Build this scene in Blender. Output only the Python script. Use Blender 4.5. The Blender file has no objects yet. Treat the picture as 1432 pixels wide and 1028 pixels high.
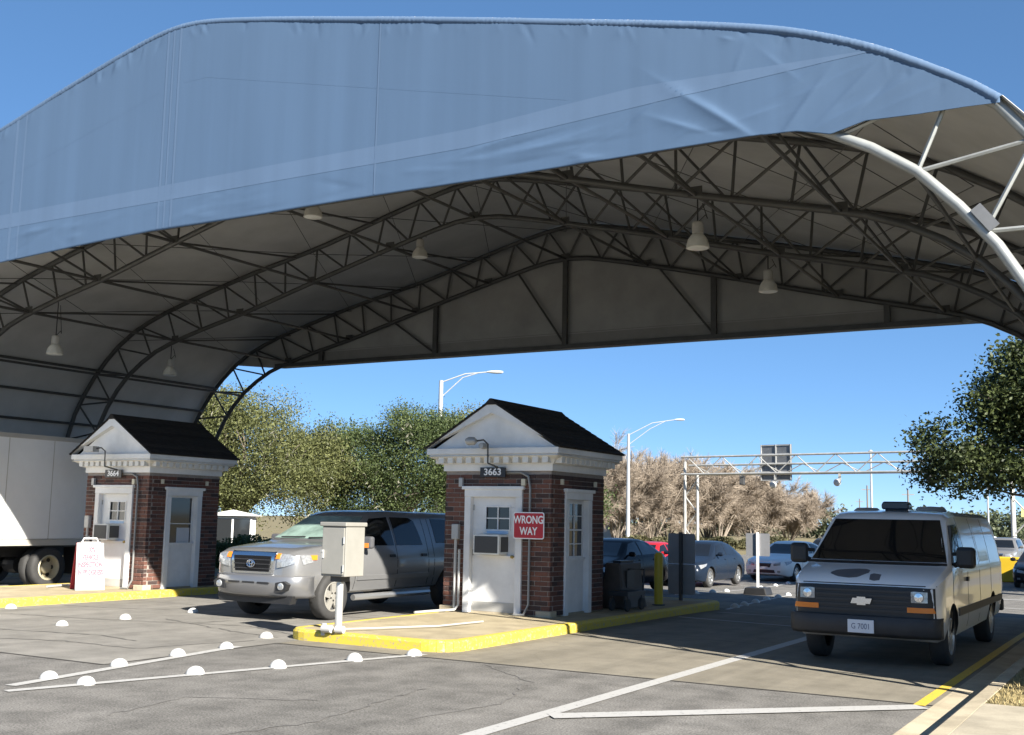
import bpy, bmesh, math, random
import numpy as np
from mathutils import Vector, Matrix
from mathutils.bvhtree import BVHTree

# ---------------------------------------------------------------- camera, sky, sun, exposure
scene = bpy.context.scene
COL = scene.collection
cam_data = bpy.data.cameras.new('camera')
cam = bpy.data.objects.new('camera', cam_data)
COL.objects.link(cam)
scene.camera = cam
RM = ((0.8643063, -0.05027997, -0.50044635), (0.50257316, 0.12564329, 0.85535605), (0.01987045, -0.99080053, 0.13386365))
cam.matrix_world = Matrix(((RM[0][0], -RM[0][1], -RM[0][2], 0.0), (RM[1][0], -RM[1][1], -RM[1][2], 0.0),
                           (RM[2][0], -RM[2][1], -RM[2][2], 1.8), (0, 0, 0, 1)))
cam_data.sensor_width = 36.0
cam_data.lens = 1572.6 / 1432 * 36.0
cam_data.clip_start = 0.1
cam_data.clip_end = 5000.0

SUN = Vector((1.6, -0.76, 1.0)).normalized()
SUN_EL = math.asin(SUN.z)
world = bpy.data.worlds.new('World')
scene.world = world
world.use_nodes = True
wn = world.node_tree
wn.nodes.clear()
sky = wn.nodes.new('ShaderNodeTexSky')
sky.sky_type = 'NISHITA'
sky.sun_disc = False
sky.sun_elevation = SUN_EL
sky.sun_rotation = math.atan2(SUN.x, SUN.y)
sky.altitude = 0
sky.air_density = 0.4
sky.dust_density = 0.0
sky.ozone_density = 8.0
bg = wn.nodes.new('ShaderNodeBackground')
bg.inputs['Strength'].default_value = 0.125
wo = wn.nodes.new('ShaderNodeOutputWorld')
hs = wn.nodes.new('ShaderNodeHueSaturation')
hs.inputs['Saturation'].default_value = 1.2
gm = wn.nodes.new('ShaderNodeGamma')
gm.inputs[1].default_value = 0.56
wn.links.new(sky.outputs[0], gm.inputs[0])
wn.links.new(gm.outputs[0], hs.inputs['Color'])
wn.links.new(hs.outputs[0], bg.inputs[0])
wn.links.new(bg.outputs[0], wo.inputs[0])
sun_data = bpy.data.lights.new('sun', 'SUN')
sun_data.energy = 5.0
sun_data.angle = math.radians(0.5)
sun_data.color = (1.0, 0.95, 0.86)
sun_obj = bpy.data.objects.new('sun', sun_data)
COL.objects.link(sun_obj)
sun_obj.rotation_euler = SUN.to_track_quat('Z', 'Y').to_euler()
scene.view_settings.view_transform = 'Standard'
scene.view_settings.look = 'None'
scene.view_settings.exposure = 1.6
scene.view_settings.gamma = 1.0
scene.render.engine = 'CYCLES'
scene.render.resolution_x = 1024
scene.render.resolution_y = 735

rng = np.random.default_rng(7)
random.seed(7)

# ---------------------------------------------------------------- materials
MATS = {}
def mat(name, col, rough=0.6, metal=0.0, var=0.0, vscale=4.0, bump=0.0, bscale=60.0, spec=0.5, col2=None, obj_random=0.0,
        stain=0.0, coat=0.0, trans=0.0):
    """plain principled material with noise variation in colour, fine bump and optional large stains"""
    if name in MATS:
        return MATS[name]
    m = bpy.data.materials.new(name)
    m.use_nodes = True
    nt = m.node_tree
    b = nt.nodes['Principled BSDF']
    b.inputs['Roughness'].default_value = rough
    b.inputs['Metallic'].default_value = metal
    b.inputs['Specular IOR Level'].default_value = spec
    if coat:
        b.inputs['Coat Weight'].default_value = coat
        b.inputs['Coat Roughness'].default_value = 0.04
    c = (*col, 1)
    b.inputs['Base Color'].default_value = c
    tc = nt.nodes.new('ShaderNodeTexCoord')
    out = None
    if var > 0 or col2:
        n = nt.nodes.new('ShaderNodeTexNoise')
        n.inputs['Scale'].default_value = vscale
        n.inputs['Detail'].default_value = 8
        n.inputs['Roughness'].default_value = 0.65
        nt.links.new(tc.outputs['Object'], n.inputs['Vector'])
        r = nt.nodes.new('ShaderNodeValToRGB')
        r.color_ramp.elements[0].position = 0.3
        r.color_ramp.elements[1].position = 0.7
        a = tuple(max(0, x * (1 - var)) for x in col)
        d = col2 if col2 else tuple(min(1, x * (1 + var)) for x in col)
        r.color_ramp.elements[0].color = (*a, 1)
        r.color_ramp.elements[1].color = (*d, 1)
        nt.links.new(n.outputs[0], r.inputs[0])
        out = r.outputs[0]
    if obj_random:
        oi = nt.nodes.new('ShaderNodeObjectInfo')
        hs = nt.nodes.new('ShaderNodeHueSaturation')
        mr = nt.nodes.new('ShaderNodeMapRange')
        mr.inputs['To Min'].default_value = 1 - obj_random
        mr.inputs['To Max'].default_value = 1 + obj_random
        nt.links.new(oi.outputs['Random'], mr.inputs['Value'])
        nt.links.new(mr.outputs[0], hs.inputs['Value'])
        if out:
            nt.links.new(out, hs.inputs['Color'])
        else:
            hs.inputs['Color'].default_value = c
        out = hs.outputs[0]
    if stain:
        n2 = nt.nodes.new('ShaderNodeTexNoise')
        n2.inputs['Scale'].default_value = 0.9
        n2.inputs['Detail'].default_value = 5
        nt.links.new(tc.outputs['Object'], n2.inputs['Vector'])
        r2 = nt.nodes.new('ShaderNodeMapRange')
        r2.inputs['From Min'].default_value = 0.35
        r2.inputs['From Max'].default_value = 0.7
        r2.inputs['To Min'].default_value = 1 - stain
        r2.inputs['To Max'].default_value = 1.0
        nt.links.new(n2.outputs[0], r2.inputs['Value'])
        mx = nt.nodes.new('ShaderNodeMix')
        mx.data_type = 'RGBA'
        mx.blend_type = 'MULTIPLY'
        mx.inputs[0].default_value = 1
        if out:
            nt.links.new(out, mx.inputs[6])
        else:
            mx.inputs[6].default_value = c
        nt.links.new(r2.outputs[0], mx.inputs[7])
        out = mx.outputs[2]
    if out:
        nt.links.new(out, b.inputs['Base Color'])
    if bump:
        n3 = nt.nodes.new('ShaderNodeTexNoise')
        n3.inputs['Scale'].default_value = bscale
        n3.inputs['Detail'].default_value = 6
        nt.links.new(tc.outputs['Object'], n3.inputs['Vector'])
        bp = nt.nodes.new('ShaderNodeBump')
        bp.inputs['Strength'].default_value = bump
        bp.inputs['Distance'].default_value = 0.02
        nt.links.new(n3.outputs[0], bp.inputs['Height'])
        nt.links.new(bp.outputs[0], b.inputs['Normal'])
    if trans:
        o = nt.nodes['Material Output']
        t = nt.nodes.new('ShaderNodeBsdfTranslucent')
        t.inputs[0].default_value = c
        if out:
            nt.links.new(out, t.inputs[0])
        ms = nt.nodes.new('ShaderNodeMixShader')
        ms.inputs[0].default_value = trans
        nt.links.new(b.outputs[0], ms.inputs[1])
        nt.links.new(t.outputs[0], ms.inputs[2])
        nt.links.new(ms.outputs[0], o.inputs[0])
    MATS[name] = m
    return m

# ---------------------------------------------------------------- geometry helpers
def V(a):
    return np.array(a, float)

class B:
    """collects simple solids; build() links them as one mesh object"""
    def __init__(self):
        self.v = []
        self.f = []
    def add(self, vs, fs):
        n = len(self.v)
        self.v += [tuple(map(float, p)) for p in vs]
        self.f += [tuple(i + n for i in f) for f in fs]
        return self
    def box(self, lo, hi, tilt=None):
        x0, y0, z0 = lo
        x1, y1, z1 = hi
        vs = [(x0, y0, z0), (x1, y0, z0), (x1, y1, z0), (x0, y1, z0), (x0, y0, z1), (x1, y0, z1), (x1, y1, z1), (x0, y1, z1)]
        return self.add(vs, [(0, 3, 2, 1), (4, 5, 6, 7), (0, 1, 5, 4), (1, 2, 6, 5), (2, 3, 7, 6), (3, 0, 4, 7)])
    def tube(self, pts, r, n=8, cap=True):
        pts = [V(p) for p in pts]
        rs = r if hasattr(r, '__len__') else [r] * len(pts)
        rings = []
        up0 = None
        for i, p in enumerate(pts):
            if i == 0:
                d = pts[1] - p
            elif i == len(pts) - 1:
                d = p - pts[i - 1]
            else:
                d = pts[i + 1] - pts[i - 1]
            d = d / (np.linalg.norm(d) + 1e-9)
            if up0 is None:
                up0 = V((0, 0, 1)) if abs(d[2]) < 0.9 else V((1, 0, 0))
            a = np.cross(d, up0)
            a /= np.linalg.norm(a) + 1e-9
            b = np.cross(a, d)
            up0 = b
            rings.append([p + rs[i] * (math.cos(2 * math.pi * k / n) * a + math.sin(2 * math.pi * k / n) * b) for k in range(n)])
        vs = [q for rg in rings for q in rg]
        fs = []
        for i in range(len(pts) - 1):
            for k in range(n):
                k2 = (k + 1) % n
                fs.append((i * n + k, i * n + k2, (i + 1) * n + k2, (i + 1) * n + k))
        if cap:
            fs.append(tuple(range(n))[::-1])
            fs.append(tuple((len(pts) - 1) * n + k for k in range(n)))
        return self.add(vs, fs)
    def lathe(self, prof, c=(0, 0, 0), axis='z', n=20):
        """prof: (radius, height) list"""
        vs = []
        for r, hh in prof:
            for k in range(n):
                a = 2 * math.pi * k / n
                p = (r * math.cos(a), r * math.sin(a), hh)
                if axis == 'x':
                    p = (p[2], p[0], p[1])
                elif axis == 'y':
                    p = (p[0], p[2], p[1])
                vs.append((p[0] + c[0], p[1] + c[1], p[2] + c[2]))
        fs = []
        for i in range(len(prof) - 1):
            for k in range(n):
                k2 = (k + 1) % n
                fs.append((i * n + k, i * n + k2, (i + 1) * n + k2, (i + 1) * n + k))
        if prof[0][0] > 1e-4:
            fs.append(tuple(range(n))[::-1])
        if prof[-1][0] > 1e-4:
            fs.append(tuple((len(prof) - 1) * n + k for k in range(n)))
        return self.add(vs, fs)
    def prism(self, poly, lo, hi, axis='y'):
        """extrude a 2D polygon along an axis. axis y: poly is (x,z); x: (y,z); z: (x,y)"""
        def P(q, t):
            return {'y': (q[0], t, q[1]), 'x': (t, q[0], q[1]), 'z': (q[0], q[1], t)}[axis]
        n = len(poly)
        vs = [P(q, lo) for q in poly] + [P(q, hi) for q in poly]
        fs = [tuple(range(n)), tuple(range(2 * n - 1, n - 1, -1))]
        for k in range(n):
            k2 = (k + 1) % n
            fs.append((k, n + k, n + k2, k2))
        return self.add(vs, fs)
    def build(self, name, m, parent=None, org=(0, 0, 0), smooth=False, bevel=0.0, angle=35):
        me = bpy.data.meshes.new(name)
        vs = [(p[0] - org[0], p[1] - org[1], p[2] - org[2]) for p in self.v]
        me.from_pydata(vs, [], self.f)
        bm = bmesh.new()
        bm.from_mesh(me)
        bmesh.ops.recalc_face_normals(bm, faces=bm.faces)
        bm.to_mesh(me)
        bm.free()
        return link(name, me, m, parent, smooth, bevel, angle)

def link(name, me, m, parent=None, smooth=False, bevel=0.0, angle=35):
    o = bpy.data.objects.new(name, me)
    if m is not None and not me.materials:
        me.materials.append(m)
    COL.objects.link(o)
    if parent is not None:
        o.parent = parent
    if smooth:
        me.polygons.foreach_set('use_smooth', [True] * len(me.polygons))
        me.set_sharp_from_angle(angle=math.radians(angle))
    if bevel:
        bv = o.modifiers.new('bevel', 'BEVEL')
        bv.width = bevel
        bv.segments = 2
        bv.limit_method = 'ANGLE'
    return o

def tag(o, label, cat, group=None):
    o['label'] = label
    o['category'] = cat
    if group:
        o['group'] = group
    return o

def thing(name, label, cat, loc=(0, 0, 0), group=None, rz=0.0):
    o = bpy.data.objects.new(name, None)
    o.empty_display_size = 0.2
    COL.objects.link(o)
    o.location = loc
    o.rotation_euler.z = rz
    return tag(o, label, cat, group)

def structure(o):
    o['kind'] = 'structure'
    return o

def raw_mesh(name, verts, quads, m, parent=None, smooth=False):
    """fast mesh from numpy arrays of quads (or triangles)"""
    verts = np.asarray(verts, np.float32)
    quads = np.asarray(quads, np.int32)
    k = quads.shape[1]
    me = bpy.data.meshes.new(name)
    me.vertices.add(len(verts))
    me.vertices.foreach_set('co', verts.ravel())
    me.loops.add(quads.size)
    me.loops.foreach_set('vertex_index', quads.ravel())
    me.polygons.add(len(quads))
    me.polygons.foreach_set('loop_start', np.arange(0, quads.size, k, dtype=np.int32))
    me.polygons.foreach_set('loop_total', np.full(len(quads), k, np.int32))
    me.update(calc_edges=True)
    if smooth:
        me.polygons.foreach_set('use_smooth', [True] * len(me.polygons))
    return link(name, me, m, parent)

def text_mesh(name, s, size, m, parent, loc, rot, depth=0.004, align='CENTER', weight=0.0, sx=1.0):
    cu = bpy.data.curves.new(name, 'FONT')
    cu.body = s
    cu.size = size
    cu.align_x = align
    cu.align_y = 'CENTER'
    cu.extrude = depth
    cu.offset = weight
    tmp = bpy.data.objects.new('tmp', cu)
    COL.objects.link(tmp)
    dg = bpy.context.evaluated_depsgraph_get()
    me = bpy.data.meshes.new_from_object(tmp.evaluated_get(dg))
    bpy.data.objects.remove(tmp)
    bpy.data.curves.remove(cu)
    me.name = name
    me.materials.clear()
    o = link(name, me, m, parent)
    o.location = loc
    o.rotation_euler = rot
    o.scale = (sx, 1, 1)
    return o

def zg(y):
    s = min(max((y - 20.0) / 22.0, 0.0), 1.0)
    return -0.4 * s * s * (3 - 2 * s)

def copy_tree(o, parent=None):
    c = o.copy()
    COL.objects.link(c)
    c.parent = parent
    for ch in list(o.children):
        copy_tree(ch, c)
    return c

# shared materials
STEEL = mat('galvanised_steel', (0.30, 0.31, 0.30), 0.45, 0.35, var=0.18, vscale=3, bump=0.05)
WHITE = mat('white_paint', (0.78, 0.78, 0.76), 0.45, var=0.05, vscale=3, stain=0.12)
BLACKP = mat('black_plastic', (0.018, 0.018, 0.019), 0.5, var=0.2)
RUBBER = mat('tyre_rubber', (0.035, 0.034, 0.033), 0.8, var=0.2, vscale=8)
CHROME = mat('chrome', (0.75, 0.76, 0.78), 0.12, 1.0)
ALLOY = mat('alloy_wheel', (0.55, 0.55, 0.54), 0.3, 0.8)
GLASS = mat('tinted_car_glass', (0.008, 0.009, 0.010), 0.04, spec=0.6)
AMBER = mat('amber_lens', (0.72, 0.2, 0.02), 0.2)
LENS = mat('clear_lens', (0.34, 0.35, 0.36), 0.12, 0.4, var=0.35, vscale=25)
REDLENS = mat('red_lens', (0.4, 0.01, 0.01), 0.2)
YELLOW = bpy.data.materials.new('worn_yellow_kerb_paint')

# ---------------------------------------------------------------- ground, road, islands
def sheet(name, x0, x1, ys, m, dz=0.0, xs=None):
    xs = xs or [x0, x1]
    vs = [(x, y, zg(y) + dz) for y in ys for x in xs]
    nx = len(xs)
    fs = [(j * nx + i, j * nx + i + 1, (j + 1) * nx + i + 1, (j + 1) * nx + i) for j in range(len(ys) - 1) for i in range(nx - 1)]
    b = B().add(vs, fs)
    return b.build(name, m, smooth=False)

def ground_mat(name, cols, speckle=0.4, fine=180.0, bump=0.35, streak=0.0, patch=0.25):
    m = bpy.data.materials.new(name)
    m.use_nodes = True
    nt = m.node_tree
    b = nt.nodes['Principled BSDF']
    b.inputs['Roughness'].default_value = 0.9
    b.inputs['Specular IOR Level'].default_value = 0.25
    tc = nt.nodes.new('ShaderNodeTexCoord')
    def noise(sc, det=6, vec=None, rough=0.6):
        n = nt.nodes.new('ShaderNodeTexNoise')
        n.inputs['Scale'].default_value = sc
        n.inputs['Detail'].default_value = det
        n.inputs['Roughness'].default_value = rough
        nt.links.new(vec if vec else tc.outputs['Object'], n.inputs['Vector'])
        return n.outputs[0]
    def ramp(src, stops):
        r = nt.nodes.new('ShaderNodeValToRGB')
        while len(r.color_ramp.elements) < len(stops):
            r.color_ramp.elements.new(0.5)
        for e, (p, c) in zip(r.color_ramp.elements, stops):
            e.position = p
            e.color = (*c, 1) if hasattr(c, '__len__') else (c, c, c, 1)
        nt.links.new(src, r.inputs[0])
        return r.outputs[0]
    def mul(a, c):
        x = nt.nodes.new('ShaderNodeMix')
        x.data_type = 'RGBA'
        x.blend_type = 'MULTIPLY'
        x.inputs[0].default_value = 1
        nt.links.new(a, x.inputs[6])
        nt.links.new(c, x.inputs[7])
        return x.outputs[2]
    base = ramp(noise(0.35, 8), [(0.3, cols[0]), (0.7, cols[1])])
    sp = noise(fine, 2, rough=0.8)
    c = mul(base, ramp(sp, [(0.3, 1 - speckle), (0.5, 1.0), (0.72, 1 + speckle)]))
    c = mul(c, ramp(noise(2.2, 7), [(0.35, 1 - patch), (0.6, 1.0)]))
    if streak:
        mp = nt.nodes.new('ShaderNodeMapping')
        mp.inputs['Scale'].default_value = (1.6, 0.06, 1)
        nt.links.new(tc.outputs['Object'], mp.inputs['Vector'])
        c = mul(c, ramp(noise(1.0, 5, mp.outputs[0]), [(0.38, 1 - streak), (0.58, 1.0)]))
    # hairline cracks
    vo = nt.nodes.new('ShaderNodeTexVoronoi')
    vo.feature = 'DISTANCE_TO_EDGE'
    vo.inputs['Scale'].default_value = 0.33
    wv = nt.nodes.new('ShaderNodeMix')
    wv.data_type = 'VECTOR'
    wv.inputs[0].default_value = 0.22
    nn = nt.nodes.new('ShaderNodeTexNoise')
    nn.inputs['Scale'].default_value = 0.8
    nn.inputs['Detail'].default_value = 6
    nt.links.new(tc.outputs['Object'], nn.inputs['Vector'])
    nt.links.new(tc.outputs['Object'], wv.inputs[4])
    nt.links.new(nn.outputs[1], wv.inputs[5])
    nt.links.new(wv.outputs[1], vo.inputs['Vector'])
    c = mul(c, ramp(vo.outputs[0], [(0.0, 0.9), (0.004, 1.0)]))
    nt.links.new(c, b.inputs['Base Color'])
    bp = nt.nodes.new('ShaderNodeBump')
    bp.inputs['Strength'].default_value = bump
    bp.inputs['Distance'].default_value = 0.01
    nt.links.new(sp, bp.inputs['Height'])
    nt.links.new(bp.outputs[0], b.inputs['Normal'])
    return m

ASPHALT = ground_mat('worn_asphalt', ((0.155, 0.147, 0.134), (0.215, 0.203, 0.186)), 0.6, 48.0, streak=0.2, patch=0.32)
CONC = ground_mat('worn_concrete', ((0.205, 0.183, 0.143), (0.265, 0.238, 0.188)), 0.14, 90.0, streak=0.2, patch=0.2)
CONCL = ground_mat('grey_concrete_lane', ((0.205, 0.193, 0.172), (0.265, 0.25, 0.224)), 0.16, 90.0, streak=0.22, patch=0.2)
ISLAND = ground_mat('island_concrete', ((0.33, 0.275, 0.175), (0.42, 0.355, 0.24)), 0.12, 80.0)
WALK = ground_mat('sidewalk_concrete', ((0.36, 0.315, 0.235), (0.43, 0.38, 0.29)), 0.12, 80.0)
GRASSG = ground_mat('dry_grass_soil', ((0.19, 0.16, 0.08), (0.27, 0.22, 0.11)), 0.5, 40.0)
LAWN = ground_mat('far_dry_lawn', ((0.16, 0.14, 0.07), (0.26, 0.21, 0.12)), 0.4, 8.0)

YS = [-40, -10, 0, 10, 20] + [20 + 22 * i / 16 for i in range(1, 17)] + [50, 70, 100, 160, 300, 700, 2500]
structure(sheet('ground', -1800, 1800, YS, LAWN, -0.02, [-1800, -300, -80, -30, -2, 40, 300, 1800]))
structure(sheet('asphalt_road', -27.0, -2.15, YS[:-1], ASPHALT, 0.0, [-27, -18, -9, -2.15]))
YP = [20 + 22 * i / 16 for i in range(0, 6)]
structure(sheet('concrete_apron', -11.0, -2.16, [12.4, 14, 17] + YP, CONC, 0.004))
structure(sheet('concrete_apron', -26.0, -11.004, [9.38, 12, 17] + YP, CONCL, 0.004))
# side road crossing behind the van
structure(sheet('cross_road', -26.9, 40.0, [46, 50, 70, 78], ASPHALT, 0.008))
CUT = mat('saw_cut_joint', (0.06, 0.055, 0.05), 0.9)
def strip(b, p, q, w, dz):
    """flat strip following the ground from p to q"""
    p = V(p); q = V(q)
    d = (q - p) / np.linalg.norm(q - p)
    n = V((-d[1], d[0])) * w / 2
    k = max(1, int(np.linalg.norm(q - p) / 1.5))
    vs = []
    for i in range(k + 1):
        c = p + (q - p) * i / k
        for s in (1, -1):
            e = c + s * n
            vs.append((e[0], e[1], zg(e[1]) + dz))
    b.add(vs, [(2 * i, 2 * i + 1, 2 * i + 3, 2 * i + 2) for i in range(k)])
LINE = bpy.data.materials.new('worn_white_road_paint')
def paint_mat(m, col, thr=0.36, under=(0.16, 0.155, 0.145)):
    m.use_nodes = True
    nt = m.node_tree
    b = nt.nodes['Principled BSDF']
    b.inputs['Roughness'].default_value = 0.7
    tc = nt.nodes.new('ShaderNodeTexCoord')
    n = nt.nodes.new('ShaderNodeTexNoise')
    n.inputs['Scale'].default_value = 19
    n.inputs['Detail'].default_value = 9
    n.inputs['Roughness'].default_value = 0.75
    nt.links.new(tc.outputs['Object'], n.inputs['Vector'])
    r = nt.nodes.new('ShaderNodeValToRGB')
    r.color_ramp.elements[0].position = thr
    r.color_ramp.elements[0].color = (*under, 1)
    r.color_ramp.elements[1].position = thr + 0.07
    r.color_ramp.elements[1].color = (*col, 1)
    nt.links.new(n.outputs[0], r.inputs[0])
    nt.links.new(r.outputs[0], b.inputs['Base Color'])
paint_mat(LINE, (0.40, 0.39, 0.37), 0.36)
paint_mat(YELLOW, (0.54, 0.41, 0.045), 0.40, (0.30, 0.26, 0.19))
YLINE = bpy.data.materials.new('worn_yellow_road_paint')
paint_mat(YLINE, (0.62, 0.42, 0.05), 0.36)
def marking(name, segs, m, w, dz=0.009):
    b = B()
    for s in segs:
        strip(b, s[0], s[1], s[2] if len(s) > 2 else w, dz)
    return structure(b.build(name, m))
marking('lane_line', [((-5.15, 2.0), (-5.15, 26.0))], LINE, 0.18)
marking('stop_line', [((-5.05, 9.46), (-2.27, 12.21))], LINE, 0.26, 0.012)
marking('gore_line', [((-10.4, 7.7), (-11.12, 11.75)), ], LINE, 0.15)
marking('gore_line', [((-10.12, 7.45), (-8.65, 12.65))], LINE, 0.14)
marking('gore_line', [((-8.35, 23.6), (-9.95, 33.8))], LINE, 0.1)
marking('gore_line', [((-11.7, 29.0), (-12.7, 43.5))], LINE, 0.1)
marking('crosswalk_line', [((-8.3, 20.75), (-4.9, 20.1)), ((-8.2, 22.6), (-5.2, 22.3), 0.08)], LINE, 0.1)
marking('far_stop_line', [((-4.9, 38.6), (-2.2, 38.8), 0.35), ((-4.9, 32.0), (-2.2, 32.2), 0.3)], LINE, 0.3)
marking('edge_line', [((-2.32, 12.3), (-2.32, 26.0))], YLINE, 0.12)
marking('pavement_joint', [((-11.0, 12.4), (-2.2, 12.4), 0.03), ((-26, 9.38), (-11.0, 9.38), 0.03), ((-11.0, 9.4), (-11.0, 12.38), 0.025),
                           ((-15.0, 15.5), (-15.0, 26), 0.015), ((-18.6, 16.4), (-11.5, 16.4), 0.018),
                           ((-8.4, 17.0), (-2.2, 17.0), 0.02)], CUT, 0.02, 0.007)

# wandering tar-filled cracks and tyre scuffs
TAR = mat('tar_filled_crack', (0.105, 0.099, 0.09), 0.85, var=.3, vscale=9)
SCUFF = mat('tyre_scuff', (0.135, 0.127, 0.117), 0.9, var=.25, vscale=6)
CR = [[(-17.72, 12.81), (-15.75, 13.15), (-14.08, 13.64), (-12.99, 13.97), (-11.6, 13.4)], [(-14.31, 10.37), (-13.37, 10.7), (-11.93, 10.69), (-11.82, 11.34), (-11.45, 12.42)],
      [(-14.91, 13.94), (-12.52, 13.16), (-11.5, 12.97)], [(-15.41, 11.16), (-14.61, 11.3), (-13.61, 11.51), (-12.65, 11.33)], [(-14.08, 13.64), (-13.86, 14.55), (-13.34, 15.6)],
      [(-18.4, 14.6), (-16.8, 15.0), (-15.6, 16.1)], [(-17.9, 11.2), (-16.6, 10.6), (-15.41, 11.16)]]
def wander(name, pts, w, m, dz, seed):
    rg_ = np.random.default_rng(seed)
    P_ = [V(p) for p in pts]
    out = []
    for a_, c_ in zip(P_, P_[1:]):
        k_ = max(2, int(np.linalg.norm(c_ - a_) / .12))
        for q in range(k_):
            out.append(a_ + (c_ - a_) * q / k_ + rg_.normal(0, .018, 2))
    out.append(P_[-1])
    vs = []
    for i, p in enumerate(out):
        d = out[min(i + 1, len(out) - 1)] - out[max(i - 1, 0)]
        n_ = V((-d[1], d[0])) / (np.linalg.norm(d) + 1e-6) * w * rg_.uniform(.25, 1.0) / 2
        vs += [(*(p + n_), zg(p[1]) + dz), (*(p - n_), zg(p[1]) + dz)]
    structure(B().add(vs, [(2 * i, 2 * i + 1, 2 * i + 3, 2 * i + 2) for i in range(len(out) - 1)]).build(name, m))
for k, c_ in enumerate(CR):
    wander('pavement_crack', c_, .05, TAR, .0075 + .0004 * k, 100 + k)
for k, c_ in enumerate([[(-7.51, 12.3), (-6.29, 11.3), (-5.79, 9.8), (-6.0, 8.6)], [(-8.29, 7.15), (-8.49, 8.28), (-7.33, 8.9)], [(-7.2, 5.5), (-6.6, 8.0), (-7.0, 10.4)]]):
    wander('tyre_scuff', c_, .035, SCUFF, .0045 + .0004 * k, 200 + k)

# kerb, gutter, verge and sidewalk at the right
KERB = ground_mat('kerb_concrete', ((0.40, 0.34, 0.24), (0.5, 0.43, 0.31)), 0.12, 80.0)
def along(name, prof, y0, y1, m):
    ys = [y0] + [y for y in YS if y0 < y < y1] + [y1]
    n = len(prof)
    vs = [(x, y, z + zg(y)) for y in ys for x, z in prof]
    fs = [(j * n + i, j * n + i + 1, (j + 1) * n + i + 1, (j + 1) * n + i) for j in range(len(ys) - 1) for i in range(n - 1)]
    fs += [tuple(range(n)), tuple(range(len(ys) * n - 1, len(ys) * n - n - 1, -1))]
    return structure(B().add(vs, fs).build(name, m))
along('gutter', [(-2.2, -0.05), (-2.2, 0.006), (-1.86, -0.012), (-1.86, -0.05)], -5, 46, KERB)
for i in range(-2, 16):
    y0 = 3.05 * i + 0.25
    along('kerb', [(-1.855, -0.1), (-1.845, 0.10), (-1.80, 0.13), (-1.66, 0.135), (-1.66, -0.1)], y0, y0 + 3.03, KERB)
# verge: soil sheet + blades
structure(sheet('grass_verge', -1.655, 14.0, [12.0, 14, 17, 20] + YP[1:] + [30, 36, 42, 45.5], GRASSG, 0.125, [-1.655, 2, 14]))
b = B(); b.box((-1.655, -3, 0.0), (3.0, 7.96, 0.13)); structure(b.build('sidewalk', WALK))
b = B(); b.box((-1.655, 7.98, 0.0), (3.0, 11.98, 0.133)); structure(b.build('sidewalk', WALK))
def blades(name, n, x0, x1, y0, y1, z, hgt, m):
    p = np.stack([rng.uniform(x0, x1, n), rng.uniform(y0, y1, n), np.full(n, z)], 1)
    a = rng.uniform(0, 2 * np.pi, n)
    w = np.stack([np.cos(a), np.sin(a), 0 * a], 1) * 0.006
    lean = np.stack([rng.normal(0, .5, n), rng.normal(0, .5, n), np.ones(n)], 1)
    hh = rng.uniform(0.4, 1, (n, 1)) * hgt
    v = np.concatenate([p - w, p + w, p + lean * hh], 1).reshape(-1, 3)
    o = raw_mesh(name, v, np.arange(3 * n).reshape(-1, 3), m)
    o['kind'] = 'stuff'
    return o
STRAW = mat('dry_grass_blade', (0.28, 0.22, 0.10), 0.8, var=0.35, vscale=2)
blades('grass', 14000, -1.64, 1.5, 12.02, 16, 0.125, 0.05, STRAW)['label'] = 'short dry grass on the verge behind the kerb'

# booth islands: rounded slab with kerb pieces
def rounded(x0, x1, y0, y1, r, n=6):
    pts = []
    for cx, cy, a0 in ((x1 - r, y0 + r, -90), (x1 - r, y1 - r, 0), (x0 + r, y1 - r, 90), (x0 + r, y0 + r, 180)):
        for k in range(n + 1):
            a = math.radians(a0 + 90 * k / n)
            pts.append((cx + r * math.cos(a), cy + r * math.sin(a)))
    return pts
def island(x0, x1, y0, y1, r):
    b = B()
    b.prism(rounded(x0 + .14, x1 - .14, y0 + .14, y1 - .14, max(r - .14, .1)), -0.1, 0.15, 'z')
    o = structure(b.build('traffic_island', ISLAND))
    outer = rounded(x0, x1, y0, y1, r)
    inner = rounded(x0 + .142, x1 - .142, y0 + .142, y1 - .142, max(r - .142, .1))
    # kerb in lengths
    n = len(outer)
    segs = []
    per = []
    for k in range(n):
        a, c = V(outer[k]), V(outer[(k + 1) % n])
        ai, ci = V(inner[k]), V(inner[(k + 1) % n])
        L = np.linalg.norm(c - a)
        m_ = max(1, int(round(L / 1.5)))
        for q in range(m_):
            t0, t1 = q / m_, (q + 1) / m_
            g = 0.003 / max(L, .01)
            A, Cc = a + (c - a) * (t0 + g), a + (c - a) * (t1 - g)
            Ai, Ci = ai + (ci - ai) * (t0 + g), ai + (ci - ai) * (t1 - g)
            segs.append((A, Cc, Ai, Ci))
    for k, (A, Cc, Ai, Ci) in enumerate(segs):
        bb = B()
        rnd = 0.03
        def ring(P, Q):
            d = (Q - P)
            return [(P[0], P[1], -0.1), (P[0], P[1], 0.12), (*(P + d * .22), 0.152), (Q[0], Q[1], 0.154), (Q[0], Q[1], -0.1)]
        vs = ring(A, Ai) + ring(Cc, Ci)
        fs = [(i, i + 1, i + 6, i + 5) for i in range(4)] + [(0, 1, 2, 3, 4), (9, 8, 7, 6, 5)]
        bb.add(vs, fs)
        bb.build('kerb', YELLOW, o)
    return o
island(-11.4, -8.45, 12.9, 23.8, 0.45)
island(-22.0, -18.72, 9.6, 23.8, 0.5)

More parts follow.
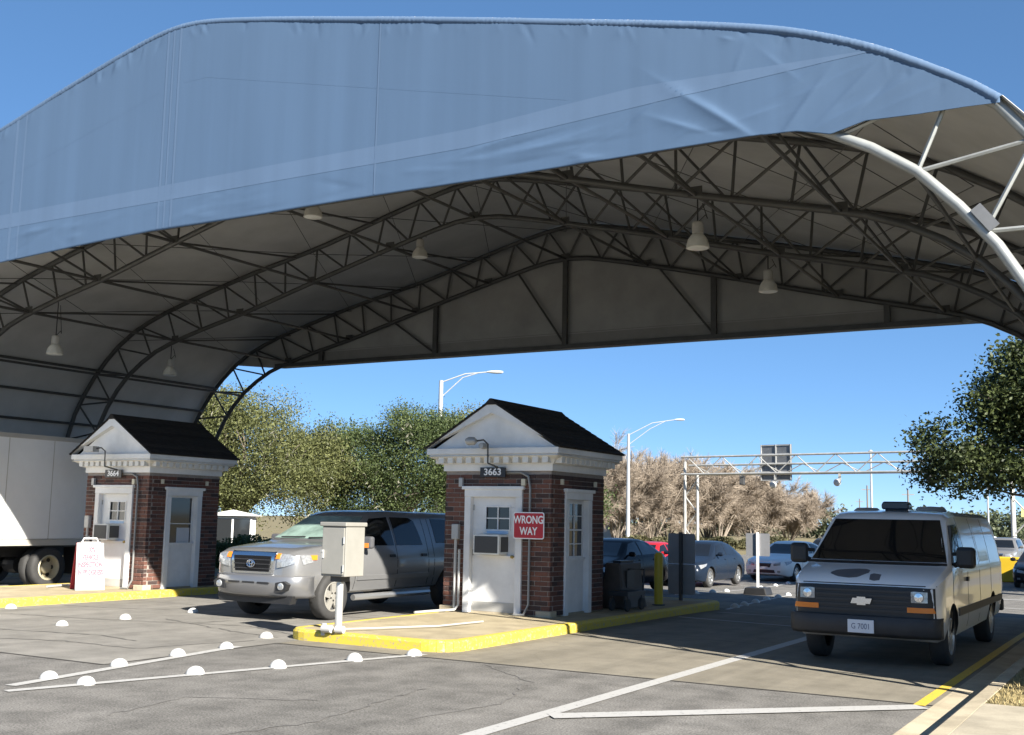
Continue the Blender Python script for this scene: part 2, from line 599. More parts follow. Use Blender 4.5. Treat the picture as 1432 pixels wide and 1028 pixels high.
# white half-dome traffic buttons
DOME = mat('dome_ceramic', (0.66, 0.65, 0.62), 0.45, var=0.12, vscale=14, stain=0.3)
def dome_mesh():
    b = B()
    prof = [(0.1 * math.cos(a), 0.002 + 0.088 * math.sin(a)) for a in [math.radians(x) for x in (0, 8, 20, 35, 50, 65, 80, 90)]]
    prof[-1] = (0.0, prof[-1][1])
    prof = [(0.105, -0.005), (0.107, 0.006)] + prof
    b.lathe(prof, n=24)
    return b.build('lane_dome', DOME, smooth=True, angle=60)
proto = dome_mesh()
def dome(x, y, label, group):
    global proto
    o = proto
    if 'label' in o:
        o = proto.copy()
        COL.objects.link(o)
    o.location = (x, y, zg(y) + 0.004)
    o.rotation_euler.z = random.random() * 6
    sc = random.uniform(.94, 1.05)
    o.scale = (sc, sc, sc * random.uniform(.92, 1.06))
    tag(o, label, 'traffic button', group)
ORD = ['first', 'second', 'third', 'fourth', 'fifth', 'sixth', 'seventh', 'eighth']
for k, (x, y) in enumerate([(-11.1, 11.5), (-11.01, 10.55), (-10.81, 9.45), (-10.56, 8.29)]):
    dome(x, y, ORD[k] + ' white dome from the cabinet post along the cabinet-side gore line', 'domes along the cabinet-side gore line')
for k, (x, y) in enumerate([(-8.7, 12.47), (-8.98, 11.57), (-9.26, 10.47), (-9.6, 9.48), (-9.92, 8.25)]):
    dome(x, y, ORD[k] + ' white dome from the rounded yellow island corner along the lane-side gore line', 'domes along the lane-side gore line')
for k, (x, y) in enumerate([(-15.5, 15.16), (-15.37, 13.5), (-15.21, 12.11), (-15.1, 10.8)]):
    dome(x, y, ORD[k] + ' white dome from the silver pickup in the loose row between two lanes', 'domes between the pickup lanes')
dome(-11.62, 12.85, 'single white dome button beside the nose of the cabinet island', None)
dome(-18.45, 13.55, 'single white dome button against the yellow kerb near the box truck', None)
for k, (x, y) in enumerate([(-8.48, 24.5), (-8.63, 25.59), (-8.91, 27.27), (-9.27, 29.28), (-9.55, 31.18), (-9.88, 33.24), (-10.2, 35.47)]):
    dome(x, y, ORD[k] + ' white dome behind the island tail in the row beside the van', 'domes in the row beside the van')
for k, (x, y) in enumerate([(-11.75, 29.38), (-11.85, 30.9), (-11.9, 32.4), (-11.95, 33.75), (-12.2, 36.4), (-12.3, 38.2), (-12.5, 40.5), (-12.65, 42.6)]):
    dome(x, y, ORD[k] + ' white dome, counted from the black sedan, in the row beside the queue', 'domes in the row beside the sedans')

# ---------------------------------------------------------------- vaulted canopy
X0 = -14.35
TY = [13.0, 17.8, 22.6, 27.4]
ZB = 6.55
OUT_R = [(0, 10.0), (1.0, 9.92), (4.13, 9.27), (7.6, 8.48), (10.3, 7.82), (11.4, 7.40), (12.2, 6.96), (12.95, 6.43), (13.4, 5.8),
         (13.78, 5.1), (14.02, 4.3), (14.16, 3.2), (14.2, 1.6), (14.2, 0.0)]
OUT_L = [(0, 10.0), (1.0, 9.85), (2.76, 9.42), (4.76, 8.88), (7.5, 8.3), (10.3, 7.58), (11.4, 7.2), (12.1, 6.86), (12.95, 6.2), (13.5, 5.62),
         (14.0, 4.92), (14.3, 4.3), (14.55, 3.2), (14.68, 1.6), (14.7, 0.0)]
INN_R = [(0, 9.08), (0.9, 9.0), (4.4, 8.2), (7.0, 7.53), (9.2, 7.0), (10.4, 6.7), (11.1, 6.42), (11.5, 6.2), (11.95, 5.9), (12.35, 5.5), (12.75, 5.02),
         (13.09, 4.5), (13.32, 3.9), (13.44, 3.0), (13.48, 1.6), (13.48, 0.0)]
INN_L = [(0, 9.08), (0.9, 8.98), (4.6, 8.05), (7.4, 7.3), (9.3, 6.86), (10.7, 6.45), (11.4, 6.1), (12.0, 5.68), (12.5, 5.15), (12.9, 4.55),
         (13.2, 3.9), (13.4, 3.2), (13.55, 1.8), (13.6, 0.0)]
def smooth_poly(pts, n):
    """resample a polyline evenly with Catmull-Rom"""
    P_ = [V(p) for p in pts]
    P_ = [2 * P_[0] - P_[1]] + P_ + [2 * P_[-1] - P_[-2]]
    dense = []
    for i in range(1, len(P_) - 2):
        for t in np.linspace(0, 1, 12, endpoint=False):
            a, b_, c_, d = P_[i - 1:i + 3]
            # centripetal-like: hermite with chord-scaled tangents
            h_ = np.linalg.norm(c_ - b_)
            m1 = h_ * (c_ - a) / (np.linalg.norm(c_ - b_) + np.linalg.norm(b_ - a))
            m2 = h_ * (d - b_) / (np.linalg.norm(d - c_) + np.linalg.norm(c_ - b_))
            dense.append((2 * t**3 - 3 * t**2 + 1) * b_ + (t**3 - 2 * t**2 + t) * m1 + (-2 * t**3 + 3 * t**2) * c_ + (t**3 - t**2) * m2)
    dense.append(P_[-2])
    dense = np.array(dense)
    s = np.r_[0, np.cumsum(np.linalg.norm(np.diff(dense, axis=0), axis=1))]
    q = np.linspace(0, s[-1], n)
    return np.stack([np.interp(q, s, dense[:, k]) for k in range(2)], 1)
def full(Lp, Rp):
    pts = [(X0 - u, z) for u, z in Lp[::-1]] + [(X0 + u, z) for u, z in Rp[1:]]
    return pts
OUT = smooth_poly(full(OUT_L, OUT_R), 121)
INN = smooth_poly(full(INN_L, INN_R), 121)
def at_x(curve, x):
    """height of a profile at x in its upper part"""
    k = (curve[:, 0] > X0 - 13.3) & (curve[:, 0] < X0 + 13.3) & (curve[:, 1] > 4.0)
    c_ = curve[k]
    o = np.argsort(c_[:, 0])
    return float(np.interp(x, c_[o, 0], c_[o, 1]))

canopy = thing('vaulted_canopy', 'huge steel-truss canopy with faded blue fabric end wall spanning the gate lanes', 'canopy', (X0, 20.2, 0))
CO = (X0, 20.2, 0)
DARKST = mat('dark_truss_steel', (0.075, 0.075, 0.073), 0.5, 0.3, var=0.2, vscale=3)  # darker copy of the front arch's steel, for the other arches and framing
NP = 36
def prof_at(curve, t):
    k = t * (len(curve) - 1)
    i = min(int(k), len(curve) - 2)
    return curve[i] + (curve[i + 1] - curve[i]) * (k - i)
nodes = []
for ti, ty in enumerate(TY):
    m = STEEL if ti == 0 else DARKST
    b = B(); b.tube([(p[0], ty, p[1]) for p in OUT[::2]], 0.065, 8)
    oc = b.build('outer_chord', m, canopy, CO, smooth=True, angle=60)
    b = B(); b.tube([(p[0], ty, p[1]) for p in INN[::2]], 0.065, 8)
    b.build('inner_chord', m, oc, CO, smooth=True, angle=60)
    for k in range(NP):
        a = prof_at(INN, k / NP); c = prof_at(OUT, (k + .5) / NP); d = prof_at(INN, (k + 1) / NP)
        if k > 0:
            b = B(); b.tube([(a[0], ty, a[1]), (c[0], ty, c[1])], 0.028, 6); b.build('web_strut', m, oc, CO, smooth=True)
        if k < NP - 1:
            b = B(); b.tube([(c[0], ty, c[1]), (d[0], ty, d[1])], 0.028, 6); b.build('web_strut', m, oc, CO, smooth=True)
    for s in (0, 1):
        xx = (INN[0][0] + OUT[0][0]) / 2 if s == 0 else (INN[-1][0] + OUT[-1][0]) / 2
        b = B(); b.box((xx - .65, ty - .25, 0.0), (xx + .65, ty + .25, 0.3)); b.build('footing', KERB, canopy, CO, bevel=.02)
GALV = mat('dull_galvanised_plate', (.2, .2, .2), .5, .4, var=.15)
# splice plate on the front arch, right side
k = int(np.argmin(np.abs(INN[:, 0] - (X0 + 12.62)) + (INN[:, 1] < 3) * 99))
b = B(); p = INN[k]; q = INN[k + 1]; d = (q - p) / np.linalg.norm(q - p); n_ = V((-d[1], d[0]))
for s in (-1, 1):
    c4 = [p + d * t + n_ * w_ for t, w_ in ((-.16, .03), (.16, .03), (.16, .16), (-.16, .16))]
b.prism([tuple(x) for x in c4], TY[0] - 0.085, TY[0] - 0.07, 'y')
b.build('splice_plate', GALV, canopy, CO)

# purlins between the inner chords, girts behind the membrane, braces and stay wires
def node(u):
    x = X0 + u
    return x, at_x(INN, x)
PU = [-12.0, -10.0, -7.55, -5.05, -2.5, 0.0, 2.5, 5.05, 7.55, 10.0, 12.0]
for u in PU:
    x, z = node(u)
    for i in range(3):
        b = B(); b.tube([(x, TY[i], z), (x, TY[i + 1], z)], 0.036, 6)
        b.build('purlin', DARKST, canopy, CO, smooth=True)
for s, cur in ((-1, OUT_L), (1, OUT_R)):
    for zz in (5.95, 5.2, 4.4):
        uu = np.interp(zz, [p[1] for p in cur][::-1], [p[0] for p in cur][::-1])
        for i in range(3):
            b = B(); b.tube([(X0 + s * (uu - .07), TY[i], zz), (X0 + s * (uu - .07), TY[i + 1], zz)], 0.042, 6)
            b.build('girt', DARKST, canopy, CO, smooth=True)
for u in PU[1:-1]:
    x, z = node(u)
    for i in range(3):
        # knee braces rise from an inner node to the next truss's outer chord
        if abs(u) > 1:
            xo = X0 + u + (0.6 if u > 0 else -0.6)
            zo = at_x(OUT, xo) - 0.03
            b = B(); b.tube([(x, TY[i], z), (xo, TY[i + 1], zo)], 0.028, 6); b.build('knee_brace', DARKST, canopy, CO, smooth=True)
            if i == 0 or u > 0:
                xo2 = X0 + u - (0.6 if u > 0 else -0.6)
                b = B(); b.tube([(x, TY[i + 1], z), (xo2, TY[i], at_x(OUT, xo2) - .03)], 0.028, 6); b.build('knee_brace', DARKST, canopy, CO, smooth=True)
for i in range(3):
    for j in range(len(PU) - 1):
        xa = X0 + PU[j]; xb = X0 + PU[j + 1]
        za = at_x(OUT, xa) - .12; zb_ = at_x(OUT, xb) - .12
        for (p, q) in (((xa, TY[i], za), (xb, TY[i + 1], zb_)), ((xb, TY[i], zb_), (xa, TY[i + 1], za))):
            b = B(); b.tube([p, q], 0.009, 4); b.build('stay_wire', DARKST, canopy, CO)

# end-wall framing: tie beam, hangers, diagonals (front and rear)
for ti, dy in ((0, -0.02), (3, 0.02)):
    ty = TY[ti]
    b = B(); b.box((X0 - 10.6, ty - .05 + dy, ZB - .02), (X0 + 10.35, ty + .05 + dy, ZB + .1)); b.build('tie_beam', DARKST, canopy, CO)
    for u in (-8.7, -4.35, 0.0, 4.35, 8.7):
        zt = at_x(INN, X0 + u)
        b = B(); b.box((X0 + u - .07, ty - .045, ZB + .1), (X0 + u + .07, ty + .045, zt + .05)); b.build('hanger', DARKST, canopy, CO)
        if u < 8:
            xa = X0 + u - 1.55 if ti == 3 else X0 + u + 1.55
            b = B(); b.tube([(xa, ty, at_x(INN, xa)), (X0 + u, ty, ZB + .1)], 0.03, 6); b.build('end_diagonal', DARKST, canopy, CO, smooth=True)

# ---- membrane roof: one sheet over the outer chords
def membrane_mat(name, col, tr, sc=1.5):
    m = mat(name, col, 0.75, var=0.06, vscale=sc, stain=0.16, trans=tr)
    return m
MEMB = membrane_mat('grey_white_roof_membrane', (0.50, 0.50, 0.495), 0.0)
off = 0.08
nrm = np.gradient(OUT, axis=0)
nrm = np.stack([-nrm[:, 1], nrm[:, 0]], 1)
nrm /= np.linalg.norm(nrm, axis=1)[:, None]
nrm *= np.sign(nrm[:, 1] + 0.2)[:, None]
sel = OUT[:, 1] > 0.35
op = OUT[sel]
on = nrm[sel]
ysm = np.linspace(TY[0] - .1, TY[3] + .12, 49)
vv = []
for y in ysm:
    f_ = (y - TY[0]) / (TY[1] - TY[0])
    sag = 0.05 * math.sin(math.pi * (f_ % 1)) if 0 < f_ < 3 else 0
    for p, n2 in zip(op, on):
        q = p + n2 * (off - sag)
        vv.append((q[0] - CO[0], y - CO[1], q[1]))
nx = len(op)
qq = [(j * nx + i, j * nx + i + 1, (j + 1) * nx + i + 1, (j + 1) * nx + i) for j in range(len(ysm) - 1) for i in range(nx - 1)]
mem = raw_mesh('roof_membrane', vv, qq, MEMB, canopy, smooth=True)
sd = mem.modifiers.new('solid', 'SOLIDIFY'); sd.thickness = 0.01; sd.offset = 1

# ---- blue front end wall
def blue_mat(name, col, stain=0.06):
    m = bpy.data.materials.new(name)
    m.use_nodes = True
    nt = m.node_tree
    b_ = nt.nodes['Principled BSDF']
    b_.inputs['Roughness'].default_value = 0.8
    b_.inputs['Specular IOR Level'].default_value = 0.2
    tc = nt.nodes.new('ShaderNodeTexCoord')
    mp = nt.nodes.new('ShaderNodeMapping')
    mp.inputs['Scale'].default_value = (2.6, 1, 0.12)
    nt.links.new(tc.outputs['Object'], mp.inputs['Vector'])
    n1 = nt.nodes.new('ShaderNodeTexNoise')
    n1.inputs['Scale'].default_value = 1.3
    n1.inputs['Detail'].default_value = 6
    nt.links.new(mp.outputs[0], n1.inputs['Vector'])
    r = nt.nodes.new('ShaderNodeValToRGB')
    r.color_ramp.elements[0].position = 0.3
    r.color_ramp.elements[0].color = (*[c * (1 - stain) for c in col], 1)
    r.color_ramp.elements[1].position = 0.72
    r.color_ramp.elements[1].color = (*[min(1, c * (1 + stain)) for c in col], 1)
    nt.links.new(n1.outputs[0], r.inputs[0])
    nt.links.new(r.outputs[0], b_.inputs['Base Color'])
    n3 = nt.nodes.new('ShaderNodeTexNoise')
    n3.inputs['Scale'].default_value = 220
    nt.links.new(tc.outputs['Object'], n3.inputs['Vector'])
    bp = nt.nodes.new('ShaderNodeBump')
    bp.inputs['Strength'].default_value = 0.12
    bp.inputs['Distance'].default_value = 0.01
    nt.links.new(n3.outputs[0], bp.inputs['Height'])
    nt.links.new(bp.outputs[0], b_.inputs['Normal'])
    return m
BLUE = blue_mat('faded_blue_canvas', (0.069, 0.115, 0.19))
BLUE2 = blue_mat('faded_blue_canvas_double', (0.084, 0.132, 0.212), 0.06)
YF = TY[0] - 0.13
XL, XR = X0 - 13.0, X0 + 12.95
def fascia_bottom(x):
    u = x - X0
    e = 10.28
    if u <= -e:
        t = min(1, (-e - u) / (13.0 - e)); zi = ZB - .06
        return zi + (at_x(OUT, X0 - 13.0) - zi) * t
    if u <= e:
        return ZB - .06 + 0.006 * math.sin(x * 1.1) - .035 * max(0.0, -u - .3)
    # drooping corner flap on the right
    kp = [(e, ZB - .06), (10.7, 6.47), (11.1, 6.37), (11.5, 6.47), (12.1, 6.45), (12.6, 6.45), (12.95, 6.44)]
    return float(np.interp(u, [a for a, _ in kp], [c for _, c in kp]))
def wrinkle(x, z):
    u = x - X0
    zb = fascia_bottom(x)
    d = z - zb
    w = 0.006 * math.sin(u * 1.1 + z * 0.7) + 0.0015 * math.sin(u * 3.7 - z * 1.9)
    def fold(cx, cz, ang, ln, wd, amp):
        dx, dz = u - cx, z - cz
        ca, sa = math.cos(ang), math.sin(ang)
        a, c = dx * ca + dz * sa, -dx * sa + dz * ca
        if abs(a) > 2.5 * ln or abs(c) > .5:
            return 0.0
        e = math.exp(-abs(c) / wd) if c > 0 else math.exp(-abs(c) / (wd * 3))
        return amp * math.exp(-(a / ln) ** 2) * e
    # tension folds near the hem and radiating from the pinned corner
    for f_ in FOLDS:
        w += .4 * fold(*f_)
    return w
# each fold: centre u, centre z, direction, half length, sharpness, depth
FOLDS = [(-8.9, 6.83, .3, .8, .05, .022), (-8.2, 6.72, .2, .6, .04, .018), (-7.4, 6.78, .25, .7, .04, .016), (-3.25, 6.84, .06, .32, .03, .05), (-3.0, 6.79, .1, .3, .025, -.03),
         (1.4, 6.93, .12, .4, .03, .03), (0.9, 6.98, .1, .3, .03, .02), (1.9, 6.86, .15, .3, .03, .015),
         (6.5, 6.99, .16, .6, .035, .05), (6.9, 6.92, .1, .6, .03, -.035), (7.1, 6.82, .02, .7, .045, .055), (6.1, 6.8, -.08, .5, .04, .03), (7.6, 6.88, .14, .5, .03, .03), (5.5, 6.74, -.12, .4, .03, .025), (7.9, 6.75, .0, .5, .04, -.03),
         (9.25, 6.78, -.42, .4, .03, .05), (9.5, 7.0, -.66, .6, .04, .07), (9.8, 6.8, -.7, .4, .03, .05), 
         (10.75, 6.75, .9, .5, .035, .035), (11.3, 6.62, .38, .6, .03, .03),
         (11.3, 6.85, .75, .5, .03, .025), (11.7, 6.75, .45, .5, .03, .028), (12.1, 6.7, .3, .45, .025, .02), (10.9, 7.2, .5, .5, .03, .02), (11.4, 7.12, .3, .4, .025, .015), (10.5, 7.35, -.8, .3, .025, .018), (9.95, 7.42, 1.2, .25, .02, .015)]
_rf = np.random.default_rng(77)
for _k in range(60):
    _u = _rf.uniform(-9.5, 12.3)
    _near = _u > 8.5
    FOLDS.append((_u, _rf.uniform(6.52, 6.95 if not _near else 7.2), _rf.normal(.1 if not _near else .4, .22), _rf.uniform(.12, .5), _rf.uniform(.015, .035), _rf.uniform(-.03, .04)))
# puckers hanging from the laced top edge
for _k in range(90):
    _u = _rf.uniform(-9.5, 12.6)
    FOLDS.append((_u, at_x(OUT, X0 + _u) - _rf.uniform(.03, .16), -1.2 * np.sign(_u + .01) + _rf.normal(0, .3), _rf.uniform(.06, .16), _rf.uniform(.012, .025), _rf.uniform(-.03, .03)))
NXF, NZF = 860, 84
def fascia_patch(fn_lo, fn_hi, x0, x1, nx_, nz_, yoff):
    vs = []
    for i in range(nx_ + 1):
        x = x0 + (x1 - x0) * i / nx_
        lo, hi = fn_lo(x), fn_hi(x)
        hi = max(hi, lo + .02)
        for j in range(nz_ + 1):
            z = lo + (hi - lo) * j / nz_
            w = wrinkle(x, z)
            vs.append((x - CO[0], YF + yoff - w - CO[1], z))
    n2 = nz_ + 1
    fs = [(i * n2 + j, (i + 1) * n2 + j, (i + 1) * n2 + j + 1, i * n2 + j + 1) for i in range(nx_) for j in range(nz_)]
    return vs, fs
top_fn = lambda x: at_x(OUT, x) + .07
vs, fs = fascia_patch(fascia_bottom, top_fn, XL, XR, NXF, NZF, 0)
fas = raw_mesh('end_wall_fabric', vs, fs, BLUE, canopy, smooth=True)
sd = fas.modifiers.new('solid', 'SOLIDIFY'); sd.thickness = 0.008; sd.offset = -1
# hem band: second layer of canvas above the hem, and the vertical lap seams
def band(name, flo, fhi, x0, x1, nx_, nz_, m=BLUE2, yo=-0.003):
    vs, fs = fascia_patch(flo, fhi, x0, x1, nx_, nz_, yo)
    o = raw_mesh(name, vs, fs, m, fas, smooth=True)
    return o
sl = lambda x: 6.99 + max(0, (x - X0 - 6)) * 0.055
band('hem_band', sl, lambda x: sl(x) + .02 + .25 * min(1.0, (X0 + 11.6 - x) / 3.0), XL + 2.2, X0 + 11.6, 300, 4)
for u, w_ in ((-8.35, .05), (-4.05, .07), (-3.8, .05), (-0.14, .05), (0.0, .04), (0.16, .05), (4.4, .03)):
    x = X0 + u
    band('lap_seam', lambda x_: fascia_bottom(x_) + .03, lambda x_: at_x(OUT, x_) + .0, x - w_ / 2, x + w_ / 2, 2, 46, BLUE2, -0.005)
# upper sewn seam of the wall
band('cross_seam', lambda x: 9.0 - max(0, (x - X0 - .8)) * 0.235, lambda x: 9.008 - max(0, (x - X0 - .8)) * 0.235, X0 + .3, X0 + 7.6, 80, 1, BLUE, -0.0012)
band('cross_seam', lambda x: 9.0 + (x - X0) * 0.25, lambda x: 9.008 + (x - X0) * 0.25, X0 - 8, X0 - .3, 80, 1, BLUE, -0.0012)
# rolled, laced edge along the arch
def roll_edge(name, cur, y, m, r=0.062, seed=3):
    rg = np.random.default_rng(seed)
    ss = smooth_poly([tuple(p) for p in cur], 1500)
    ph = np.cumsum(rg.uniform(.1, 1.1, len(ss)))
    am = np.interp(np.arange(len(ss)), np.linspace(0, len(ss), 60), rg.uniform(.2, 1.2, 60))
    d = np.gradient(ss, axis=0)
    n2 = np.stack([-d[:, 1], d[:, 0]], 1)
    n2 /= np.linalg.norm(n2, axis=1)[:, None]
    n2 *= np.sign(n2[:, 1] + .2)[:, None]
    K = 12
    vs = []
    for i, p in enumerate(ss):
        for k in range(K):
            a = 2 * math.pi * k / K
            rr = r * (1 + am[i] * (0.05 * math.sin(2.2 * ph[i] + 2 * a) + 0.045 * math.sin(4.1 * ph[i] - 3 * a)))
            c_ = p + n2[i] * (.03 + rr * math.sin(a))
            vs.append((c_[0] - CO[0], y + rr * math.cos(a) - CO[1], c_[1]))
    fs = [(i * K + k, i * K + (k + 1) % K, (i + 1) * K + (k + 1) % K, (i + 1) * K + k) for i in range(len(ss) - 1) for k in range(K)]
    return raw_mesh(name, vs, fs, m, canopy, smooth=True)
edge = OUT[(OUT[:, 0] > XL) & (OUT[:, 0] < X0 + 13.0) & (OUT[:, 1] > 5.5)] + 0
roll_edge('rolled_edge', edge, TY[0] - .088, BLUE2)
# ---- rear end wall, grey inside
REARF = mat('grey_rear_canvas', (0.345, 0.343, 0.335), 0.8, var=0.1, vscale=1.2, stain=0.2, trans=0.0)
def rear_bottom(x):
    u = abs(x - X0)
    if x > X0 + 10.3:
        return min(ZB - .05, at_x(INN, x) - .06)
    return ZB - .05 if u < 10.3 else ZB - .05 + (u - 10.3) * 0.1
vs = []
nxr, nzr = 200, 12
for i in range(nxr + 1):
    x = X0 - 12.6 + 25.85 * i / nxr
    u = abs(x - X0)
    lo = rear_bottom(x)
    hi = max(at_x(OUT, x) + .05, lo + .01)
    for j in range(nzr + 1):
        z = lo + (hi - lo) * j / nzr
        vs.append((x - CO[0], TY[3] + .12 + .012 * math.sin(x * 1.3 + z) - CO[1], z))
fs = [(i * (nzr + 1) + j, (i + 1) * (nzr + 1) + j, (i + 1) * (nzr + 1) + j + 1, i * (nzr + 1) + j + 1) for i in range(nxr) for j in range(nzr)]
rw = raw_mesh('rear_wall_fabric', vs, fs, REARF, canopy, smooth=True)
sd = rw.modifiers.new('solid', 'SOLIDIFY'); sd.thickness = 0.008; sd.offset = 1

HEMR = mat('rear_hem_canvas', (0.235, 0.232, 0.225), .8, var=.1, vscale=2)
for z0, z1 in ((6.62, 6.95), (6.98, 7.0)):
    vs = []
    for i in range(81):
        x = X0 - 9.6 + 19.4 * i / 80
        for z in (z0, z1):
            vs.append((x - CO[0], TY[3] + .105 - CO[1] + .012 * math.sin(x * 1.3 + z), z))
    raw_mesh('rear_hem_band', vs, [(2 * i, 2 * i + 2, 2 * i + 3, 2 * i + 1) for i in range(80)], HEMR, rw)
# gusset plates at the purlin nodes
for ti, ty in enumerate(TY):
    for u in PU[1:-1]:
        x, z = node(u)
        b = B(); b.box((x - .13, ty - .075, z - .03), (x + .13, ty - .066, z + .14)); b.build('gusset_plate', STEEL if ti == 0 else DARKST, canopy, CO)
# ---- high-bay lamps hung from the trusses
LAMPW = mat('lamp_reflector', (0.62, 0.60, 0.54), 0.5, var=0.1, stain=0.25)
LAMPG = mat('lamp_housing', (0.35, 0.34, 0.32), 0.5)
LDIF = mat('lamp_diffuser', (0.8, 0.8, 0.76), 0.3)
def lamp(x, y, z, label, s=1.0):
    o = thing('high_bay_lamp', label, 'lamp', (x, y, z), 'lamps hung under the canopy')
    o.scale = (.86, .86, .86)
    top = (at_x(INN, x) - .05 - z) / .86
    b = B(); b.lathe([(.225, -.17), (.235, -.165), (.2, .0), (.13, .1), (.11, .12), (0.0, .12)], n=20); b.build('reflector', LAMPW, o, smooth=True)
    b = B(); b.lathe([(.0, -.19), (.2, -.178), (.215, -.168), (0, -.165)], n=20); b.build('diffuser', LDIF, o, smooth=True)
    b = B(); b.lathe([(.10, .12), (.115, .14), (.115, .34), (.09, .37), (.02, .38), (.0, .38)], n=14); b.build('ballast_housing', LAMPG, o, smooth=True)
    b = B(); b.tube([(0, 0, .38), (0.0, 0, max(.5, top))], 0.015, 6)
    b.tube([(.02, 0, .38), (.16, .02, .5), (.2, .02, .42), (.1, 0, max(.55, top - .1))], .01, 5)
    b.build('hanger_cable', BLACKP, o)
lamp(-6.8, 17.85, 6.62, 'high-bay lamp above the lane-side edge of the numbered booth, under the second arch')
lamp(-7.07, 22.65, 6.78, 'high-bay lamp under the third arch on the van side')
lamp(-16.0, 22.65, 8.42, 'high-bay lamp close to the ridge under the third arch')
lamp(-15.4, 17.85, 8.2, 'high-bay lamp half hidden by the blue end wall near the ridge')
lamp(-23.4, 17.85, 5.72, 'high-bay lamp above the box truck under the second arch')
lamp(-24.6, 22.65, 5.84, 'high-bay lamp over the far booth roof under the third arch')

# ---------------------------------------------------------------- brick guard booths
def brick_mat(name, lo, hi):
    m = bpy.data.materials.new(name)
    m.use_nodes = True
    nt = m.node_tree
    b_ = nt.nodes['Principled BSDF']
    b_.inputs['Roughness'].default_value = 0.85
    oi = nt.nodes.new('ShaderNodeObjectInfo')
    r = nt.nodes.new('ShaderNodeValToRGB')
    r.color_ramp.elements[0].color = (*lo, 1)
    r.color_ramp.elements[1].color = (*hi, 1)
    e = r.color_ramp.elements.new(0.28); e.color = (0.05, 0.033, 0.03, 1)
    e = r.color_ramp.elements.new(0.36); e.color = (*[(a * .6 + c * .4) for a, c in zip(lo, hi)], 1)
    nt.links.new(oi.outputs['Random'], r.inputs[0])
    tc = nt.nodes.new('ShaderNodeTexCoord')
    n = nt.nodes.new('ShaderNodeTexNoise'); n.inputs['Scale'].default_value = 22; n.inputs['Detail'].default_value = 7
    nt.links.new(tc.outputs['Object'], n.inputs['Vector'])
    mr = nt.nodes.new('ShaderNodeMapRange'); mr.inputs['To Min'].default_value = .65; mr.inputs['To Max'].default_value = 1.25
    nt.links.new(n.outputs[0], mr.inputs['Value'])
    mx = nt.nodes.new('ShaderNodeMix'); mx.data_type = 'RGBA'; mx.blend_type = 'MULTIPLY'; mx.inputs[0].default_value = 1
    nt.links.new(r.outputs[0], mx.inputs[6]); nt.links.new(mr.outputs[0], mx.inputs[7])
    nt.links.new(mx.outputs[2], b_.inputs['Base Color'])
    bp = nt.nodes.new('ShaderNodeBump'); bp.inputs['Strength'].default_value = .3; bp.inputs['Distance'].default_value = .01
    nt.links.new(n.outputs[0], bp.inputs['Height']); nt.links.new(bp.outputs[0], b_.inputs['Normal'])
    return m
BRICK = brick_mat('red_brown_brick', (0.075, 0.037, 0.03), (0.165, 0.068, 0.046))
MORTAR = mat('mortar', (0.27, 0.235, 0.205), 0.9, var=0.2, vscale=12, bump=.2)
SHINGLE = mat('dark_shingle', (0.028, 0.025, 0.023), 0.9, var=0.3, vscale=14, bump=.5, bscale=90, obj_random=.35, spec=.2)
TRIM = mat('white_trim_paint', (0.79, 0.785, 0.77), 0.5, var=.06, vscale=5, stain=.18, bump=.05)
DENT = mat('cream_dentil_paint', (0.74, 0.725, 0.68), 0.6, stain=.2)
PANE = mat('booth_window_glass', (0.02, 0.022, 0.024), 0.05, spec=.7)
GREYM = mat('grey_painted_metal', (0.42, 0.42, 0.41), .5, .2, var=.08, stain=.15)
DKGREY = mat('dark_grille', (0.06, 0.06, 0.06), .6)
PVC = mat('white_conduit', (0.5, 0.5, 0.48), .4, stain=.3)
SIGNB = mat('black_number_plate', (0.02, 0.02, 0.022), .4)
RED = mat('red_sign_face', (0.42, 0.012, 0.022), .35, var=.05)
SIGNW = mat('white_sign_sheet', (0.8, 0.8, 0.8), .35)
CH = 0.0835          # course pitch
BLK = 0.262          # brick pitch
def brick_mesh(L, hgt=0.071, dep=0.09):
    b = B()
    b.box((-L / 2, -dep / 2, -hgt / 2), (L / 2, dep / 2, hgt / 2))
    me = bpy.data.meshes.new('brick')
    me.from_pydata(b.v, [], b.f)
    bm = bmesh.new(); bm.from_mesh(me)
    bmesh.ops.bevel(bm, geom=[e for e in bm.edges], offset=.005, segments=1, affect='EDGES')
    bmesh.ops.recalc_face_normals(bm, faces=bm.faces)
    bm.to_mesh(me); bm.free()
    me.materials.append(BRICK)
    return me
BR_CACHE = {}
def get_brick(L):
    L = round(L, 2)
    if L not in BR_CACHE:
        BR_CACHE[L] = brick_mesh(L)
    return BR_CACHE[L]
